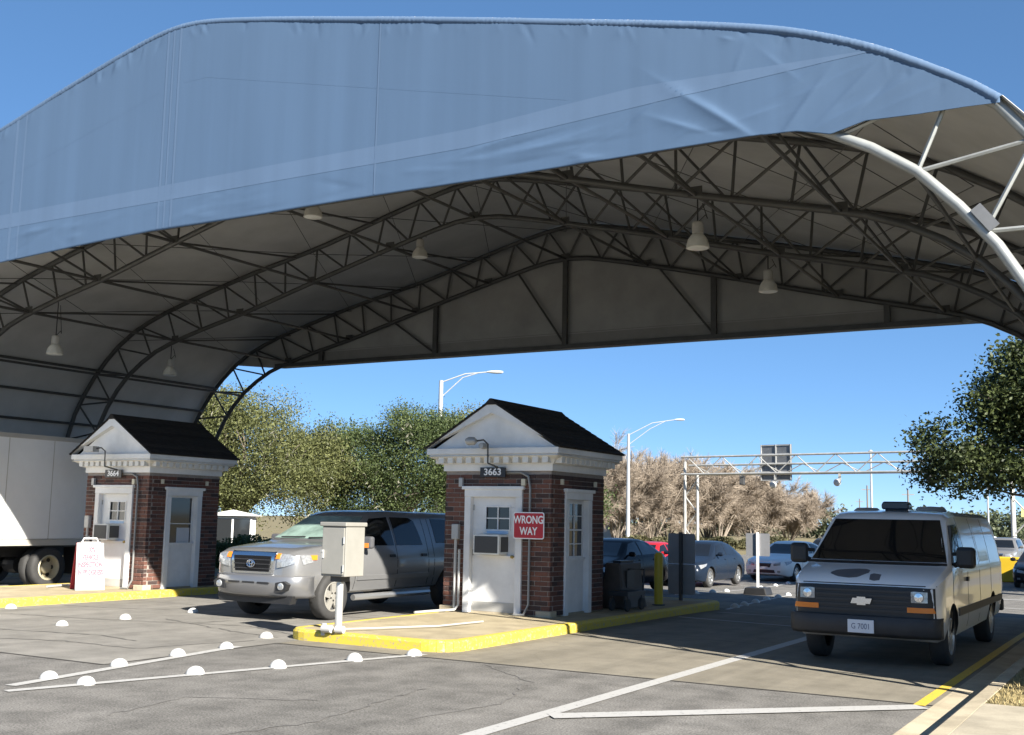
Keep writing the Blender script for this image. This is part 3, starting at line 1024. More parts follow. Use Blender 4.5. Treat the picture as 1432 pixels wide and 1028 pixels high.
def booth(name, label, cx, cy, num, W=2.2, D=2.1, has_window_side=True, variant=0):
    """cx,cy: +X/-Y (front right) corner of the brickwork"""
    bt = thing(name, label, 'booth', (cx - W / 2, cy + D / 2, 0.15))
    hx, hy, HB = W / 2, D / 2, 2.5
    door = (-.66, .53)      # outer faces of the front trim, x range
    dz = 2.2
    side = (-.55, .5)       # outer faces of the side trim, y range
    sz = 2.18
    c = .012
    # mortar core: walls with openings
    core = B()
    x0, x1, y0, y1 = -hx + c, hx - c, -hy + c, hy - c
    T = .14
    core.box((x0, y0, 0.02), (door[0], y0 + T, HB)); core.box((door[1], y0, 0.02), (x1, y0 + T, HB)); core.box((door[0], y0, dz), (door[1], y0 + T, HB))
    for s in (-1, 1):
        xa, xb = (x1 - T, x1) if s > 0 else (x0, x0 + T)
        core.box((xa, y0 + T, .02), (xb, side[0], HB)); core.box((xa, side[1], .02), (xb, y1 - T, HB)); core.box((xa, side[0], sz), (xb, side[1], HB))
    core.box((x0, y1 - T, 0.02), (x1, y1, HB))
    wall = core.build('brick_wall', MORTAR, bt)
    # bricks: front and lane side as single bricks, others joined
    rest = B()
    nb = [0]
    def run(a, b_, course, place, single, key):
        off = (course % 2) * BLK / 2
        k = math.floor((a - off) / BLK) - 1
        while True:
            s = off + k * BLK
            e = s + BLK
            k += 1
            if s >= b_ - .01:
                break
            lo, hi = max(s, a), min(e, b_)
            if hi - lo < .05:
                continue
            L = hi - lo - .012
            mid = (lo + hi) / 2
            (px, py), rz = place(mid)
            z = .02 + course * CH + CH / 2
            jx, jy = random.uniform(-.002, .003), random.uniform(-.002, .003)
            if single and nb[0] < 300:
                nb[0] += 1
                o = bpy.data.objects.new('brick', get_brick(L))
                COL.objects.link(o)
                o.parent = wall
                o.location = (px + jx, py + jy, z)
                o.rotation_euler.z = rz + random.uniform(-.01, .01)
            else:
                dx, dy = (L / 2, .045) if rz == 0 else (.045, L / 2)
                rest.box((px - dx, py - dy, z - .0355), (px + dx, py + dy, z + .0355))
    NC = int((HB - .02) / CH)
    for k in range(NC):
        z = .02 + (k + .5) * CH
        fr = lambda t: ((t, -hy + .045), 0)
        segs = [(-hx, door[0]), (door[1], hx)] if z < dz - .02 else [(-hx, hx)]
        for a, e in segs:
            run(a, e, k, fr, True, 'f')
        sr = lambda t: ((hx - .045, t), math.pi / 2)
        segs = [(-hy + .092, side[0]), (side[1], hy)] if z < sz - .02 else [(-hy + .092, hy)]
        for a, e in segs:
            run(a, e, k, sr, True, 's')
        slf = lambda t: ((-hx + .045, t), math.pi / 2)
        for a, e in segs:
            run(a, e, k, slf, False, 'l')
        run(-hx + .092, hx - .092, k, lambda t: ((t, hy - .045), 0), False, 'b')
    if rest.v:
        r = rest.build('brick_rest', BRICK, wall)
        r.name = 'brickwork'
        r['kind'] = 'stuff'
    # plinth stones at the front corners
    for x in (-hx + .1, hx - .12):
        b = B(); b.box((x - .15, -hy - .03, -.02), (x + .15, -hy + .2, .1)); b.build('plinth_block', KERB, bt, bevel=.012)
    b = B(); b.box((-hx + .05, -hy + .05, -.02), (hx - .05, hy - .05, .03)); b.build('floor_slab', KERB, bt)
    # front door with trim
    t = .13
    fy = -hy - .03
    tr = B()
    tr.box((door[0], fy, .0), (door[0] + t, fy + .12, dz - .16)); tr.box((door[1] - t, fy, .0), (door[1], fy + .12, dz - .16))
    tr.box((door[0] - .0, fy - .01, dz - .16), (door[1] + .0, fy + .12, dz)); tr.box((door[0] - .045, fy - .04, dz - .03), (door[1] + .045, fy + .11, dz + .03))
    frame = tr.build('door_frame', TRIM, bt, bevel=.008)
    dx0, dx1 = door[0] + t, door[1] - t
    w0, w1, wz0, wz1 = (-.25, .23, 1.47, 1.86)
    dp = B()
    py0, py1 = -hy + .07, -hy + .12
    # door leaf as stiles and rails around the window and the cooler opening
    dp.box((dx0, py0, .03), (dx1, py1, 1.02)); dp.box((dx0, py0, 1.4), (dx1, py1, wz0)); dp.box((dx0, py0, wz1), (dx1, py1, dz - .16))
    dp.box((dx0, py0, 1.02), (-.36, py1, 1.4)); dp.box((.3, py0, 1.02), (dx1, py1, 1.4)); dp.box((dx0, py0, wz0), (w0, py1, wz1)); dp.box((w1, py0, wz0), (dx1, py1, wz1))
    leaf = dp.build('door', TRIM, bt, bevel=.004)
    b = B(); b.box((-.36, py0 + .012, .98), (.3, py1 - .01, 1.42)); b.build('filler_panel', TRIM, leaf)
    b = B(); b.box((w0 + .02, py0 + .018, 1.395), (w1 - .02, py0 - .01, 1.47)); b.build('tape_strip', mat('pale_blue_tape', (.35, .5, .68), .5), leaf)
    mull = B()
    mull.box((w0 - .02, py0 - .012, wz0 - .025), (w0, py1, wz1 + .025)); mull.box((w1, py0 - .012, wz0 - .025), (w1 + .02, py1, wz1 + .025))
    mull.box((w0, py0 - .012, wz0 - .025), (w1, py1, wz0)); mull.box((w0, py0 - .012, wz1), (w1, py1, wz1 + .025))
    mull.box((-.02, py0 - .006, wz0), (.0, py1 - .02, wz1)); mull.box((w0, py0 - .006, 1.655), (-.02, py1 - .02, 1.675)); mull.box((0, py0 - .006, 1.655), (w1, py1 - .02, 1.675))
    mull.build('window_frame', TRIM, leaf)
    for xa, xb in ((w0, -.02), (0.0, w1)):
        for za, zb in ((wz0, 1.655), (1.675, wz1)):
            b = B(); b.box((xa, py0 + .02, za), (xb, py0 + .028, zb)); b.build('pane', PANE, leaf)
    b = B(); b.lathe([(.0, -.09), (.026, -.085), (.032, -.06), (.02, -.04), (.012, -.03), (.012, .01)], (dx1 - .07, py0, 1.0), 'y', 12); b.build('door_knob', mat('brass_knob', (.35, .26, .1), .35, .8), leaf, smooth=True)
    for zz in (.25, 1.05, 1.85):
        b = B(); b.box((dx0 - .012, py0 - .012, zz - .05), (dx0 + .03, py0 + .004, zz + .05)); b.build('hinge', GREYM, leaf)
    b = B(); b.box((dx0 + .01, py0 - .005, .035), (dx1 - .01, py0 + .003, .2)); b.build('kick_plate', mat('scuffed_kick_plate', (.5, .49, .46), .5, stain=.4), leaf)
    # sill under the cooler
    b = B(); b.box((-.43, py0 - .05, .985), (.34, py0 + .01, 1.015)); b.build('sill', TRIM, leaf)
    # window air conditioner
    ac = B()
    ax0, ax1, ay0, ay1, az0, az1 = -.33, .2, py0 - .3, py0 + .2, 1.03, 1.38
    if variant: ax0, ax1 = -.4, .05
    ac.box((ax0, ay0, az0), (ax1, ay1, az1))
    acb = ac.build('air_conditioner', mat('cooler_case', (.72, .72, .68), .5, stain=.15), bt, bevel=.012)
    b = B(); b.box((ax0 + .03, ay0 - .006, az0 + .03), (ax1 - .03, ay0 + .004, az1 - .03))
    for k in range(9):
        z = az0 + .045 + k * .032
        b.box((ax0 + .04, ay0 - .012, z), (ax1 - .04, ay0 - .004, z + .012))
    b.build('intake_grille', DKGREY, acb)
    b = B(); b.box((ax1 - .004, ay0 + .06, az0 + .05), (ax1 + .006, ay1 - .12, az1 - .04)); b.build('side_louvre', DKGREY, acb)
    # side opening with sash window or counter
    for s in (1, -1):
        fx = s * (hx + .03)
        def bx(b, xa, ya, za, xb, yb, zb):
            lo = min(xa, xb), max(xa, xb)
            b.box((lo[0], ya, za), (lo[1], yb, zb))
        tr = B(); tt = .14
        bx(tr, fx, side[0], 0, fx - s * .12, side[0] + tt, sz - .16); bx(tr, fx, side[1] - tt, 0, fx - s * .12, side[1], sz - .16)
        bx(tr, fx + s * .01, side[0], sz - .16, fx - s * .12, side[1], sz); bx(tr, fx + s * .04, side[0] - .045, sz - .03, fx - s * .11, side[1] + .045, sz + .03)
        fo = tr.build('side_frame', TRIM, bt, bevel=.008)
        px = s * (hx - .08)
        ly0, ly1 = side[0] + tt, side[1] - tt
        lz = .97
        lp = B(); bx(lp, px, ly0, .03, px - s * .05, ly1, lz); bx(lp, px, ly0, 1.98, px - s * .05, ly1, sz - .16)
        bx(lp, px, ly0, lz, px - s * .05, ly0 + .06, 1.98); bx(lp, px, ly1 - .06, lz, px - s * .05, ly1, 1.98)
        lo_ = lp.build('side_door', TRIM, bt, bevel=.004)
        b = B(); bx(b, px + s * .05, ly0 + .01, lz - .02, px - s * .04, ly1 - .01, lz + .02); b.build('sill', TRIM, lo_)
        if variant == 0:
            mu = B()
            gy0, gy1, g0, g1 = ly0 + .06, ly1 - .06, lz + .02, 1.98
            for zz in (g0, (g0 + g1) / 2 - .015, g1 - .03):
                bx(mu, px + s * .012, gy0, zz, px - s * .03, gy1, zz + .03)
            ym = (gy0 + gy1) / 2
            bx(mu, px + s * .01, ym - .01, g0, px - s * .025, ym + .01, g1)
            for zz in ((g0 * 3 + g1) / 4, (g0 + 3 * g1) / 4):
                bx(mu, px + s * .008, gy0, zz - .01, px - s * .024, gy1, zz + .01)
            mu.build('window_frame', TRIM, lo_)
            zs = [g0 + .03, (g0 * 3 + g1) / 4 - .01, (g0 * 3 + g1) / 4 + .01, (g0 + g1) / 2 - .015, (g0 + g1) / 2 + .015, (g0 + 3 * g1) / 4 - .01, (g0 + 3 * g1) / 4 + .01, g1 - .03]
            for za, zb in zip(zs[::2], zs[1::2]):
                for ya, yb in ((gy0, ym - .01), (ym + .01, gy1)):
                    b = B(); bx(b, px - s * .012, ya, za, px - s * .018, yb, zb); b.build('pane', PANE, lo_)
        else:
            b = B(); bx(b, px - s * .012, ly0 + .06, lz + .02, px - s * .018, ly1 - .06, 1.98); b.build('pane', PANE, lo_)
            b = B(); bx(b, px - s * .0, ly0 + .06, 1.4, px - s * .02, ly1 - .06, 1.42); b.build('window_frame', TRIM, lo_)
            b = B(); bx(b, px - s * .004, ly0 + .3, lz + .02, px - s * .011, ly1 - .1, lz + .35); b.build('notice_sheet', mat('pale_paper', (.55, .55, .56), .7), lo_)
    # entablature
    zt = HB
    en = B()
    en.box((-hx - .03, -hy - .03, zt), (hx + .03, hy + .03, zt + .12))
    en.box((-hx - .07, -hy - .07, zt + .12), (hx + .07, hy + .07, zt + .15))
    ent = en.build('frieze', TRIM, bt, bevel=.006)
    e2 = .26
    en = B(); en.box((-hx - e2 + .04, -hy - e2 + .04, zt + .255), (hx + e2 - .04, hy + e2 - .04, zt + .29)); en.box((-hx - e2, -hy - e2, zt + .29), (hx + e2, hy + e2, zt + .4))
    cor = en.build('cornice', TRIM, bt, bevel=.01)
    # cove between frieze and cornice
    cv = []
    for r, z in ((.071, zt + .13), (.12, zt + .2), (.25, zt + .256)):
        cv.append([(-hx - r, -hy - r, z), (hx + r, -hy - r, z), (hx + r, hy + r, z), (-hx - r, hy + r, z)])
    b = B(); vs = [p for q in cv for p in q]
    b.add(vs, [(i * 4 + k, i * 4 + (k + 1) % 4, (i + 1) * 4 + (k + 1) % 4, (i + 1) * 4 + k) for i in range(2) for k in range(4)])
    b.build('cove_moulding', DENT, cor)
    dm_ = B()
    n = 12
    dent_me = None
    for face in range(4):
        L = (hx if face % 2 == 0 else hy) + .07
        for k in range(n):
            t_ = -L + (k + .5) * 2 * L / n
            if face == 0: loc = (t_, -hy - .14)
            elif face == 1: loc = (hx + .14, t_)
            elif face == 2: loc = (t_, hy + .14)
            else: loc = (-hx - .14, t_)
            if dent_me is None:
                bb = B(); bb.box((-.055, -.07, -.06), (.055, .07, .06)); oo = bb.build('dentil', DENT, cor, bevel=0); dent_me = oo.data
                oo.location = (*loc, zt + .195); oo.rotation_euler.z = math.pi / 2 * face
            else:
                oo = bpy.data.objects.new('dentil', dent_me); COL.objects.link(oo); oo.parent = cor
                oo.location = (*loc, zt + .195); oo.rotation_euler.z = math.pi / 2 * face
    # pediment and roof
    zr0 = zt + .4
    rise = .82
    ex = hx + e2
    yf, yb = -hy - e2, hy + e2
    for y_, sgn in ((yf + .13, 1), (yb - .16, 1)):
        b = B(); b.prism([(-ex + .1, zr0), (ex - .1, zr0), (0, zr0 + rise - .07)], y_, y_ + .03, 'y'); b.build('tympanum', TRIM, bt)
    for yy0, yy1 in ((yf, yf + .13), (yb - .13, yb)):
        for s in (-1, 1):
            d_ = V((ex, rise)) / math.hypot(ex, rise)
            nn = V((-d_[1], d_[0]))
            p0, p1 = V((-ex, zr0 - .0)), V((0, zr0 + rise))
            w_ = .17
            poly = [tuple(p0), tuple(p0 + d_ * w_ * 1.9), (0, zr0 + rise - w_ * 1.18), tuple(p1)]
            poly = [(q[0] * -s if s > 0 else q[0], q[1]) for q in poly]
            b = B(); b.prism(poly, yy0 + (.002 if s > 0 else 0), yy1, 'y'); b.build('raking_cornice', TRIM, bt)
    # roof deck and shingles
    sl_ = math.hypot(ex, rise)
    for s in (-1, 1):
        d_ = V((-s * ex, rise)) / sl_
        nn = V((s * rise, ex)) / sl_
        def RP(t_, o_, y_):
            q = V((s * ex, zr0)) + d_ * t_ + nn * o_
            return (q[0], y_, q[1])
        b = B(); q0, q1 = -.03, sl_
        vs = [RP(q0, .002, yf - .02), RP(q1, .002, yf - .02), RP(q1, .002, yb + .02), RP(q0, .002, yb + .02), RP(q0, .02, yf - .02), RP(q1, .02, yf - .02), RP(q1, .02, yb + .02), RP(q0, .02, yb + .02)]
        b.add(vs, [(0, 1, 2, 3), (7, 6, 5, 4), (0, 4, 5, 1), (1, 5, 6, 2), (2, 6, 7, 3), (3, 7, 4, 0)])
        deck = b.build('roof', SHINGLE, bt)
        rows = 11
        for r in range(rows):
            b = B()
            t0, t1 = -.04 + r * sl_ / rows, -.04 + (r + 1.35) * sl_ / rows
            t1 = min(t1, sl_ + .01)
            vs = [RP(t0, .022, yf - .03), RP(t1, .022, yf - .03), RP(t1, .022, yb + .03), RP(t0, .022, yb + .03), RP(t0, .038, yf - .03), RP(t1, .026, yf - .03), RP(t1, .026, yb + .03), RP(t0, .038, yb + .03)]
            b.add(vs, [(0, 1, 2, 3), (7, 6, 5, 4), (0, 4, 5, 1), (1, 5, 6, 2), (2, 6, 7, 3), (3, 7, 4, 0)])
            b.build('shingle_course', SHINGLE, deck)
    b = B(); b.prism([(-.14, zr0 + rise - .055), (.14, zr0 + rise - .055), (.02, zr0 + rise + .055), (-.02, zr0 + rise + .055)], yf - .035, yb + .035, 'y'); b.build('ridge_cap', SHINGLE, bt)
    # number plate, lamp and conduit
    b = B(); b.box((-.3, -hy - .1, 2.39), (.22, -hy - .075, 2.56)); pl = b.build('number_plate', SIGNB, bt)
    text_mesh('number', num, .165, SIGNW, pl, (-.04, -hy - .103, 2.475), (math.pi / 2, 0, 0), .003, weight=.003, sx=1.12)
    fl = B(); fl.tube([(.05, -hy - .07, 2.56), (.05, -hy - .42, 2.62), (.05, -hy - .43, 2.95), (.0, -hy - .5, 3.02), (-.15, -hy - .52, 3.0)], .016, 7)
    arm = fl.build('lamp_arm', DKGREY, bt, smooth=True)
    hd = B()
    if variant == 0:
        hd.lathe([(.05, -.1), (.075, -.05), (.07, .06), (.04, .1), (0, .1)], (-.22, -hy - .55, 3.0), 'x', 14)
        hd.lathe([(.05, 0), (.055, .12), (.04, .2), (0, .2)], (-.05, -hy - .5, 2.92), 'y', 12)
    else:
        hd.box((-.42, -hy - .62, 2.93), (-.12, -hy - .45, 3.05))
    hd.build('lamp_head', GREYM, arm, smooth=True)
    cd = B(); cd.tube([(.22, -hy - .03, 2.47), (.5, -hy - .03, 2.47), (.66, -hy - .04, 2.4), (.7, -hy - .04, 2.2), (.7, -hy - .04, .2), (.64, -hy - .1, .03), (.45, -hy - .12, .02)], .022, 8)
    cd.build('conduit', mat('grey_conduit', (.28, .28, .27), .5, .4, stain=.2), bt, smooth=True)
    b = B(); b.box((.52, -hy - .06, 2.24), (.6, -hy - .0, 2.36)); b.build('junction_box', mat('cream_box', (.6, .55, .42), .5), bt, bevel=.006)
    b = B(); b.box((-.78, -hy - .06, 2.22), (-.7, -hy - .0, 2.38)); b.build('junction_box', GREYM, bt, bevel=.006)
    for yy in (-.7, .62):
        b = B(); b.box((hx + .0, yy - .03, 2.27), (hx + .05, yy + .03, 2.37)); b.build('junction_box', mat('cream_box', (.6, .55, .42), .5), bt, bevel=.006)
    b = B(); b.tube([(-.82, -hy - .04, 1.3), (-.82, -hy - .04, .06)], .028, 8); b.tube([(-.72, -hy - .07, 1.1), (-.72, -hy - .07, .12), (-.76, -hy - .12, .04), (-.95, -hy - .5, .03), (-1.0 if variant == 0 else -.8, -hy - 1.0, .03)], .022, 8)
    b.build('conduit', PVC, bt, smooth=True)
    b = B(); b.box((-.89, -hy - .09, 1.28), (-.75, -hy - .0, 1.55)); b.build('outlet_box', GREYM, bt, bevel=.01)
    return bt
booth('guard_booth', 'brick guard booth numbered 3663 with white pediment and a red wrong way sign', -9.25, 17.25, '3663')
booth('guard_booth', 'brick guard booth beside the white box truck, folding sign at its door', -19.05, 17.15, '3664', W=2.0, variant=1)

# red WRONG WAY sign fixed to the conduit
sg = thing('wrong_way_sign', 'red rectangular sign with white letters reading WRONG WAY on the booth', 'sign', (-9.62, 17.13, 1.47))
b = B(); b.prism(rounded(-.305, .305, 0, .46, .04, 4), -.012, .0, 'y')
b.v = [(p[0], p[1], p[2]) for p in b.v]
b.build('sign_border', SIGNW, sg)
b = B(); b.prism(rounded(-.288, .288, .017, .443, .03, 4), -.016, -.010, 'y'); b.build('sign_face', RED, sg)
text_mesh('lettering', 'WRONG', .185, SIGNW, sg, (0, -.018, .325), (math.pi / 2, 0, 0), .002, weight=.004, sx=.8)
text_mesh('lettering', 'WAY', .185, SIGNW, sg, (0, -.018, .13), (math.pi / 2, 0, 0), .002, weight=.004, sx=.8)
for zz in (.06, .4):
    b = B(); b.box((-.03, 0, zz - .015), (.03, .045, zz + .015)); b.build('bracket', GREYM, sg)

# utility cabinet on a post
cb = thing('utility_cabinet', 'grey metal utility cabinet on a round post at the island nose', 'cabinet', (-10.58, 13.22, 0.15))
CABM = mat('grey_cabinet_paint', (.29, .28, .25), .5, .1, var=.06, stain=.15)
b = B(); b.box((-.2, -.2, .78), (.24, .24, 1.5)); box_ = b.build('cabinet_box', CABM, cb, bevel=.01)
b = B(); b.box((-.225, -.24, 1.5), (.265, .265, 1.56)); b.build('cabinet_lid', CABM, box_, bevel=.012)
b = B(); b.box((-.18, -.222, .81), (.22, -.202, 1.48)); b.build('cabinet_door', CABM, box_, bevel=.008)
b = B(); b.box((-.16, -.255, 1.04), (-.135, -.223, 1.16)); b.box((-.165, -.275, 1.13), (-.13, -.25, 1.16)); b.build('handle', GREYM, box_)
for zz in (.9, 1.3):
    b = B(); b.lathe([(.012, -.05), (.012, .05)], (.225, -.23, zz), 'z', 8); b.build('hinge', GREYM, box_)
b = B(); b.tube([(0, 0, -.1), (0, 0, .82)], .055, 14); b.build('post', mat('bright_galvanised_post', (.55, .55, .53), .4, .5, var=.1), cb, smooth=True)
b = B(); b.box((-.1, -.1, .7), (.1, .1, .785)); b.build('post_bracket', DKGREY, cb)
b = B(); b.tube([(.0, -.35, .05), (.16, -.35, .05)], .055, 12); b.tube([(.22, -.32, .05), (.34, -.3, .05)], .055, 12); b.tube([(-.02, -.3, -.05), (-.02, -.3, .12)], .04, 12)
b.build('valve_pipe', mat('pale_pipe', (.42, .41, .39), .5, stain=.2), cb, smooth=True)
b = B(); b.tube([(.1, -.25, .04), (.35, .2, .035), (.9, 1.3, .03), (1.0, 2.4, .03)], .012, 8); b.build('pvc_run', PVC, cb, smooth=True)

# folding sign board in front of the far booth
af = thing('folding_sign', 'white folding sign board with red inspection lettering leaning open by the booth door', 'sign', (-19.95, 16.45, 0.15), rz=1.1)
AW = mat('white_sign_plastic', (.46, .455, .45), .45, stain=.08)
def leafm(sgn):
    b = B()
    hgt, top, bot = .98, .04, .27
    n = 3
    vs = []
    for x in (-.3, .3):
        for t_, yy in ((0, bot), (1, top)):
            z = hgt * t_
            vs += [(x * (1 - .08 * t_), sgn * yy, z), (x * (1 - .08 * t_), sgn * (yy - .035), z)]
    b.add(vs, [(0, 2, 3, 1), (4, 5, 7, 6), (0, 4, 6, 2), (1, 3, 7, 5), (0, 1, 5, 4), (2, 6, 7, 3)])
    return b
front = leafm(-1).build('front_board', AW, af, bevel=.012)
leafm(1).build('rear_board', mat('red_sign_edge', (.45, .03, .04), .5), af, bevel=.012)
b = B(); b.box((-.2, -.06, .98), (.2, .06, 1.0))
b.tube([(-.17, 0, .97), (-.13, 0, 1.07), (.13, 0, 1.07), (.17, 0, .97)], .022, 8); b.build('carry_handle', AW, af, smooth=True)
tl = math.atan2(.23, .98)
RT = mat('red_lettering', (.5, .03, .06), .5)
def onboard(t_):
    return (0, -(.27 - .23 * t_) - .006, .98 * t_)
for s_, t_, sz_ in (('100%', .85, .15), ('VEHICLE', .69, .15), ('INSPECTION', .53, .15), ('IN PROGRESS', .37, .145)):
    text_mesh('lettering', s_, sz_, RT, front, onboard(t_), (math.pi / 2 - tl, 0, 0), .002, weight=.008, sx=.6)
b = B(); p = onboard(.27)
b.box((-.22, p[1] - .004, p[2] - .006), (.22, p[1] + .006, p[2] + .006)); b.build('rule_line', RT, front)

# island furniture behind the numbered booth
DKYEL = mat('yellow_bollard_paint', (.55, .42, .03), .5, stain=.2)
bo = thing('bollard', 'yellow steel bollard on the island behind the numbered booth', 'bollard', (-9.0, 21.4, .15))
b = B(); b.lathe([(.09, 0), (.09, .95), (.085, 1.0), (.06, 1.04), (0, 1.055)], n=20); b.build('bollard_tube', DKYEL, bo, smooth=True)
b = B(); b.lathe([(.13, 0), (.13, .02), (.1, .025)], n=20); b.build('base_plate', DKGREY, bo)
BRN = mat('brown_barrier_plastic', (.07, .052, .04), .6, var=.2)
br = thing('barrier_box', 'dark brown plastic barrier box on the island between booth and bollard', 'barrier', (-9.3, 20.35, .15))
b = B(); b.prism([(-.3, 0), (.3, 0), (.2, .4), (.16, .86), (-.16, .86), (-.2, .4)], -.5, .5, 'y'); b.build('barrier_body', BRN, br, bevel=.03)
b = B(); b.box((-.08, -.3, .86), (.08, .3, .9)); b.build('cap', BLACKP, br)
b = B(); b.box((.19, -.3, .4), (.22, .05, .72)); b.build('recess_panel', BLACKP, br)
ch = thing('folded_cart', 'low dark trolley frame on the island beside the numbered booth wall', 'trolley', (-8.95, 19.75, .15))
b = B(); b.box((-.2, -.4, .28), (.2, .4, .36)); b.build('deck', BLACKP, ch)
for sx in (-.16, .16):
    for sy in (-.32, .32):
        b = B(); b.lathe([(.0, -.025), (.11, -.025), (.12, 0), (.11, .025), (0, .025)], (sx, sy, .12), 'x', 14); b.build('wheel', RUBBER, ch)
b = B(); b.tube([(-.16, .38, .3), (-.16, .45, .75), (.16, .45, .75), (.16, .38, .3)], .02, 8); b.tube([(-.16, -.32, .12), (-.16, -.32, .3)], .015, 6); b.tube([(.16, -.32, .12), (.16, -.32, .3)], .015, 6); b.tube([(-.16, .32, .12), (-.16, .32, .3)], .015, 6); b.tube([(.16, .32, .12), (.16, .32, .3)], .015, 6); b.build('push_handle', BLACKP, ch)
SGB = mat('sign_back_metal', (.34, .34, .35), .45, .5, var=.08)
def post_sign(loc, label, w, h1, h2, pw, base, two=None, pm=None, m=None):
    o = thing('road_sign', label, 'sign', loc)
    z0 = 0
    b = B(); b.box((-pw / 2, -pw / 2, 0), (pw / 2, pw / 2, h2 + .03)); b.build('post', pm or DKGREY, o)
    b = B(); b.prism(rounded(-w / 2, w / 2, h1, h2, .03, 3), .0 + pw / 2, .006 + pw / 2, 'y'); b.build('sign_panel', m or SGB, o)
    if two:
        b = B(); b.prism(rounded(-w / 2, w / 2, two[0], two[1], .03, 3), .0 + pw / 2, .006 + pw / 2, 'y'); b.build('sign_panel', m or SGB, o)
    if base:
        b = B(); b.prism([(-.36, 0), (.36, 0), (.3, .22), (-.3, .22)], -.3, .3, 'y'); b.build('weight_base', BLACKP, o, bevel=.03)
    return o
post_sign((-9.2, 23.1, .15), 'pair of stacked sign panels seen from behind on a dark post at the island tail', .62, .78, 1.42, .07, False, (.12, .76))
post_sign((-10.57, 32.56, zg(32.56)), 'grey sign back on a white post standing in a black weighted base', .72, 1.12, 1.78, .06, True, None, mat('white_post', (.7, .7, .7), .5))

# ---------------------------------------------------------------- vehicles (front at local y=0, facing -Y)
def K(y, keys):
    return float(np.interp(y, [k[0] for k in keys], [k[1] for k in keys]))
def car_shell(L, P_, dy=0.06, smooth=2, crown=.03):
    """P_: dict of keyed curves zb,ws,zm,wm,zk,wk,zt,wt. returns verts, faces of closed shell"""
    ys = [0.0, .02]
    y = .06
    while y < L - .07:
        ys.append(y); y += dy
    ys += [L - .06, L - .02, L]
    ys = np.array(ys)
    C_ = {k: np.array([K(y, P_[k]) for y in ys]) for k in P_}
    for k in C_:
        for _ in range(smooth):
            a = C_[k].copy()
            a[1:-1] = .25 * C_[k][:-2] + .5 * C_[k][1:-1] + .25 * C_[k][2:]
            C_[k] = a
    vs = []
    n = None
    for i, y in enumerate(ys):
        zb, ws, zm, wm, zk, wk, zt, wt = (C_[k][i] for k in ('zb', 'ws', 'zm', 'wm', 'zk', 'wk', 'zt', 'wt'))
        if 'in' in P_:
            pass
        e = {0: .86, 1: .95, len(ys) - 1: .88, len(ys) - 2: .96}.get(i, 1.0)
        r = zt - zk
        def wl(t):
            # tumblehome, slightly convex
            return wk + (wt - wk) * t + .02 * math.sin(math.pi * t) * min(1, r / .3)
        pts = [(0, zb), (ws * .55, zb), (ws - .07, zb), (ws - .015, zb + .035), (ws, zb + .09), ((ws * .4 + wm * .6) + .004, zb + .55 * (zm - zb)), (wm, zm), (wm - .002, zm + .45 * (zk - zm)),
               (wk + .012, zk - .04 * min(1, max(.3, r * 3))), (wk, zk), (wl(.3), zk + .3 * r), (wl(.6), zk + .6 * r), (wl(.82), zk + .82 * r), (wl(.93), zk + .93 * r), (wt - .06, zt + crown * .25), (wt * .6, zt + crown * .75), (0, zt + crown)]
        pts = [(x * e, z) for x, z in pts]
        ring = pts + [(-x, z) for x, z in pts[-2:0:-1]]
        n = len(ring)
        vs += [(x, y, z) for x, z in ring]
    fs = []
    for i in range(len(ys) - 1):
        for k in range(n):
            fs.append((i * n + k, i * n + (k + 1) % n, (i + 1) * n + (k + 1) % n, (i + 1) * n + k))
    fs.append(tuple(range(n))[::-1]); fs.append(tuple((len(ys) - 1) * n + k for k in range(n)))
    return vs, fs

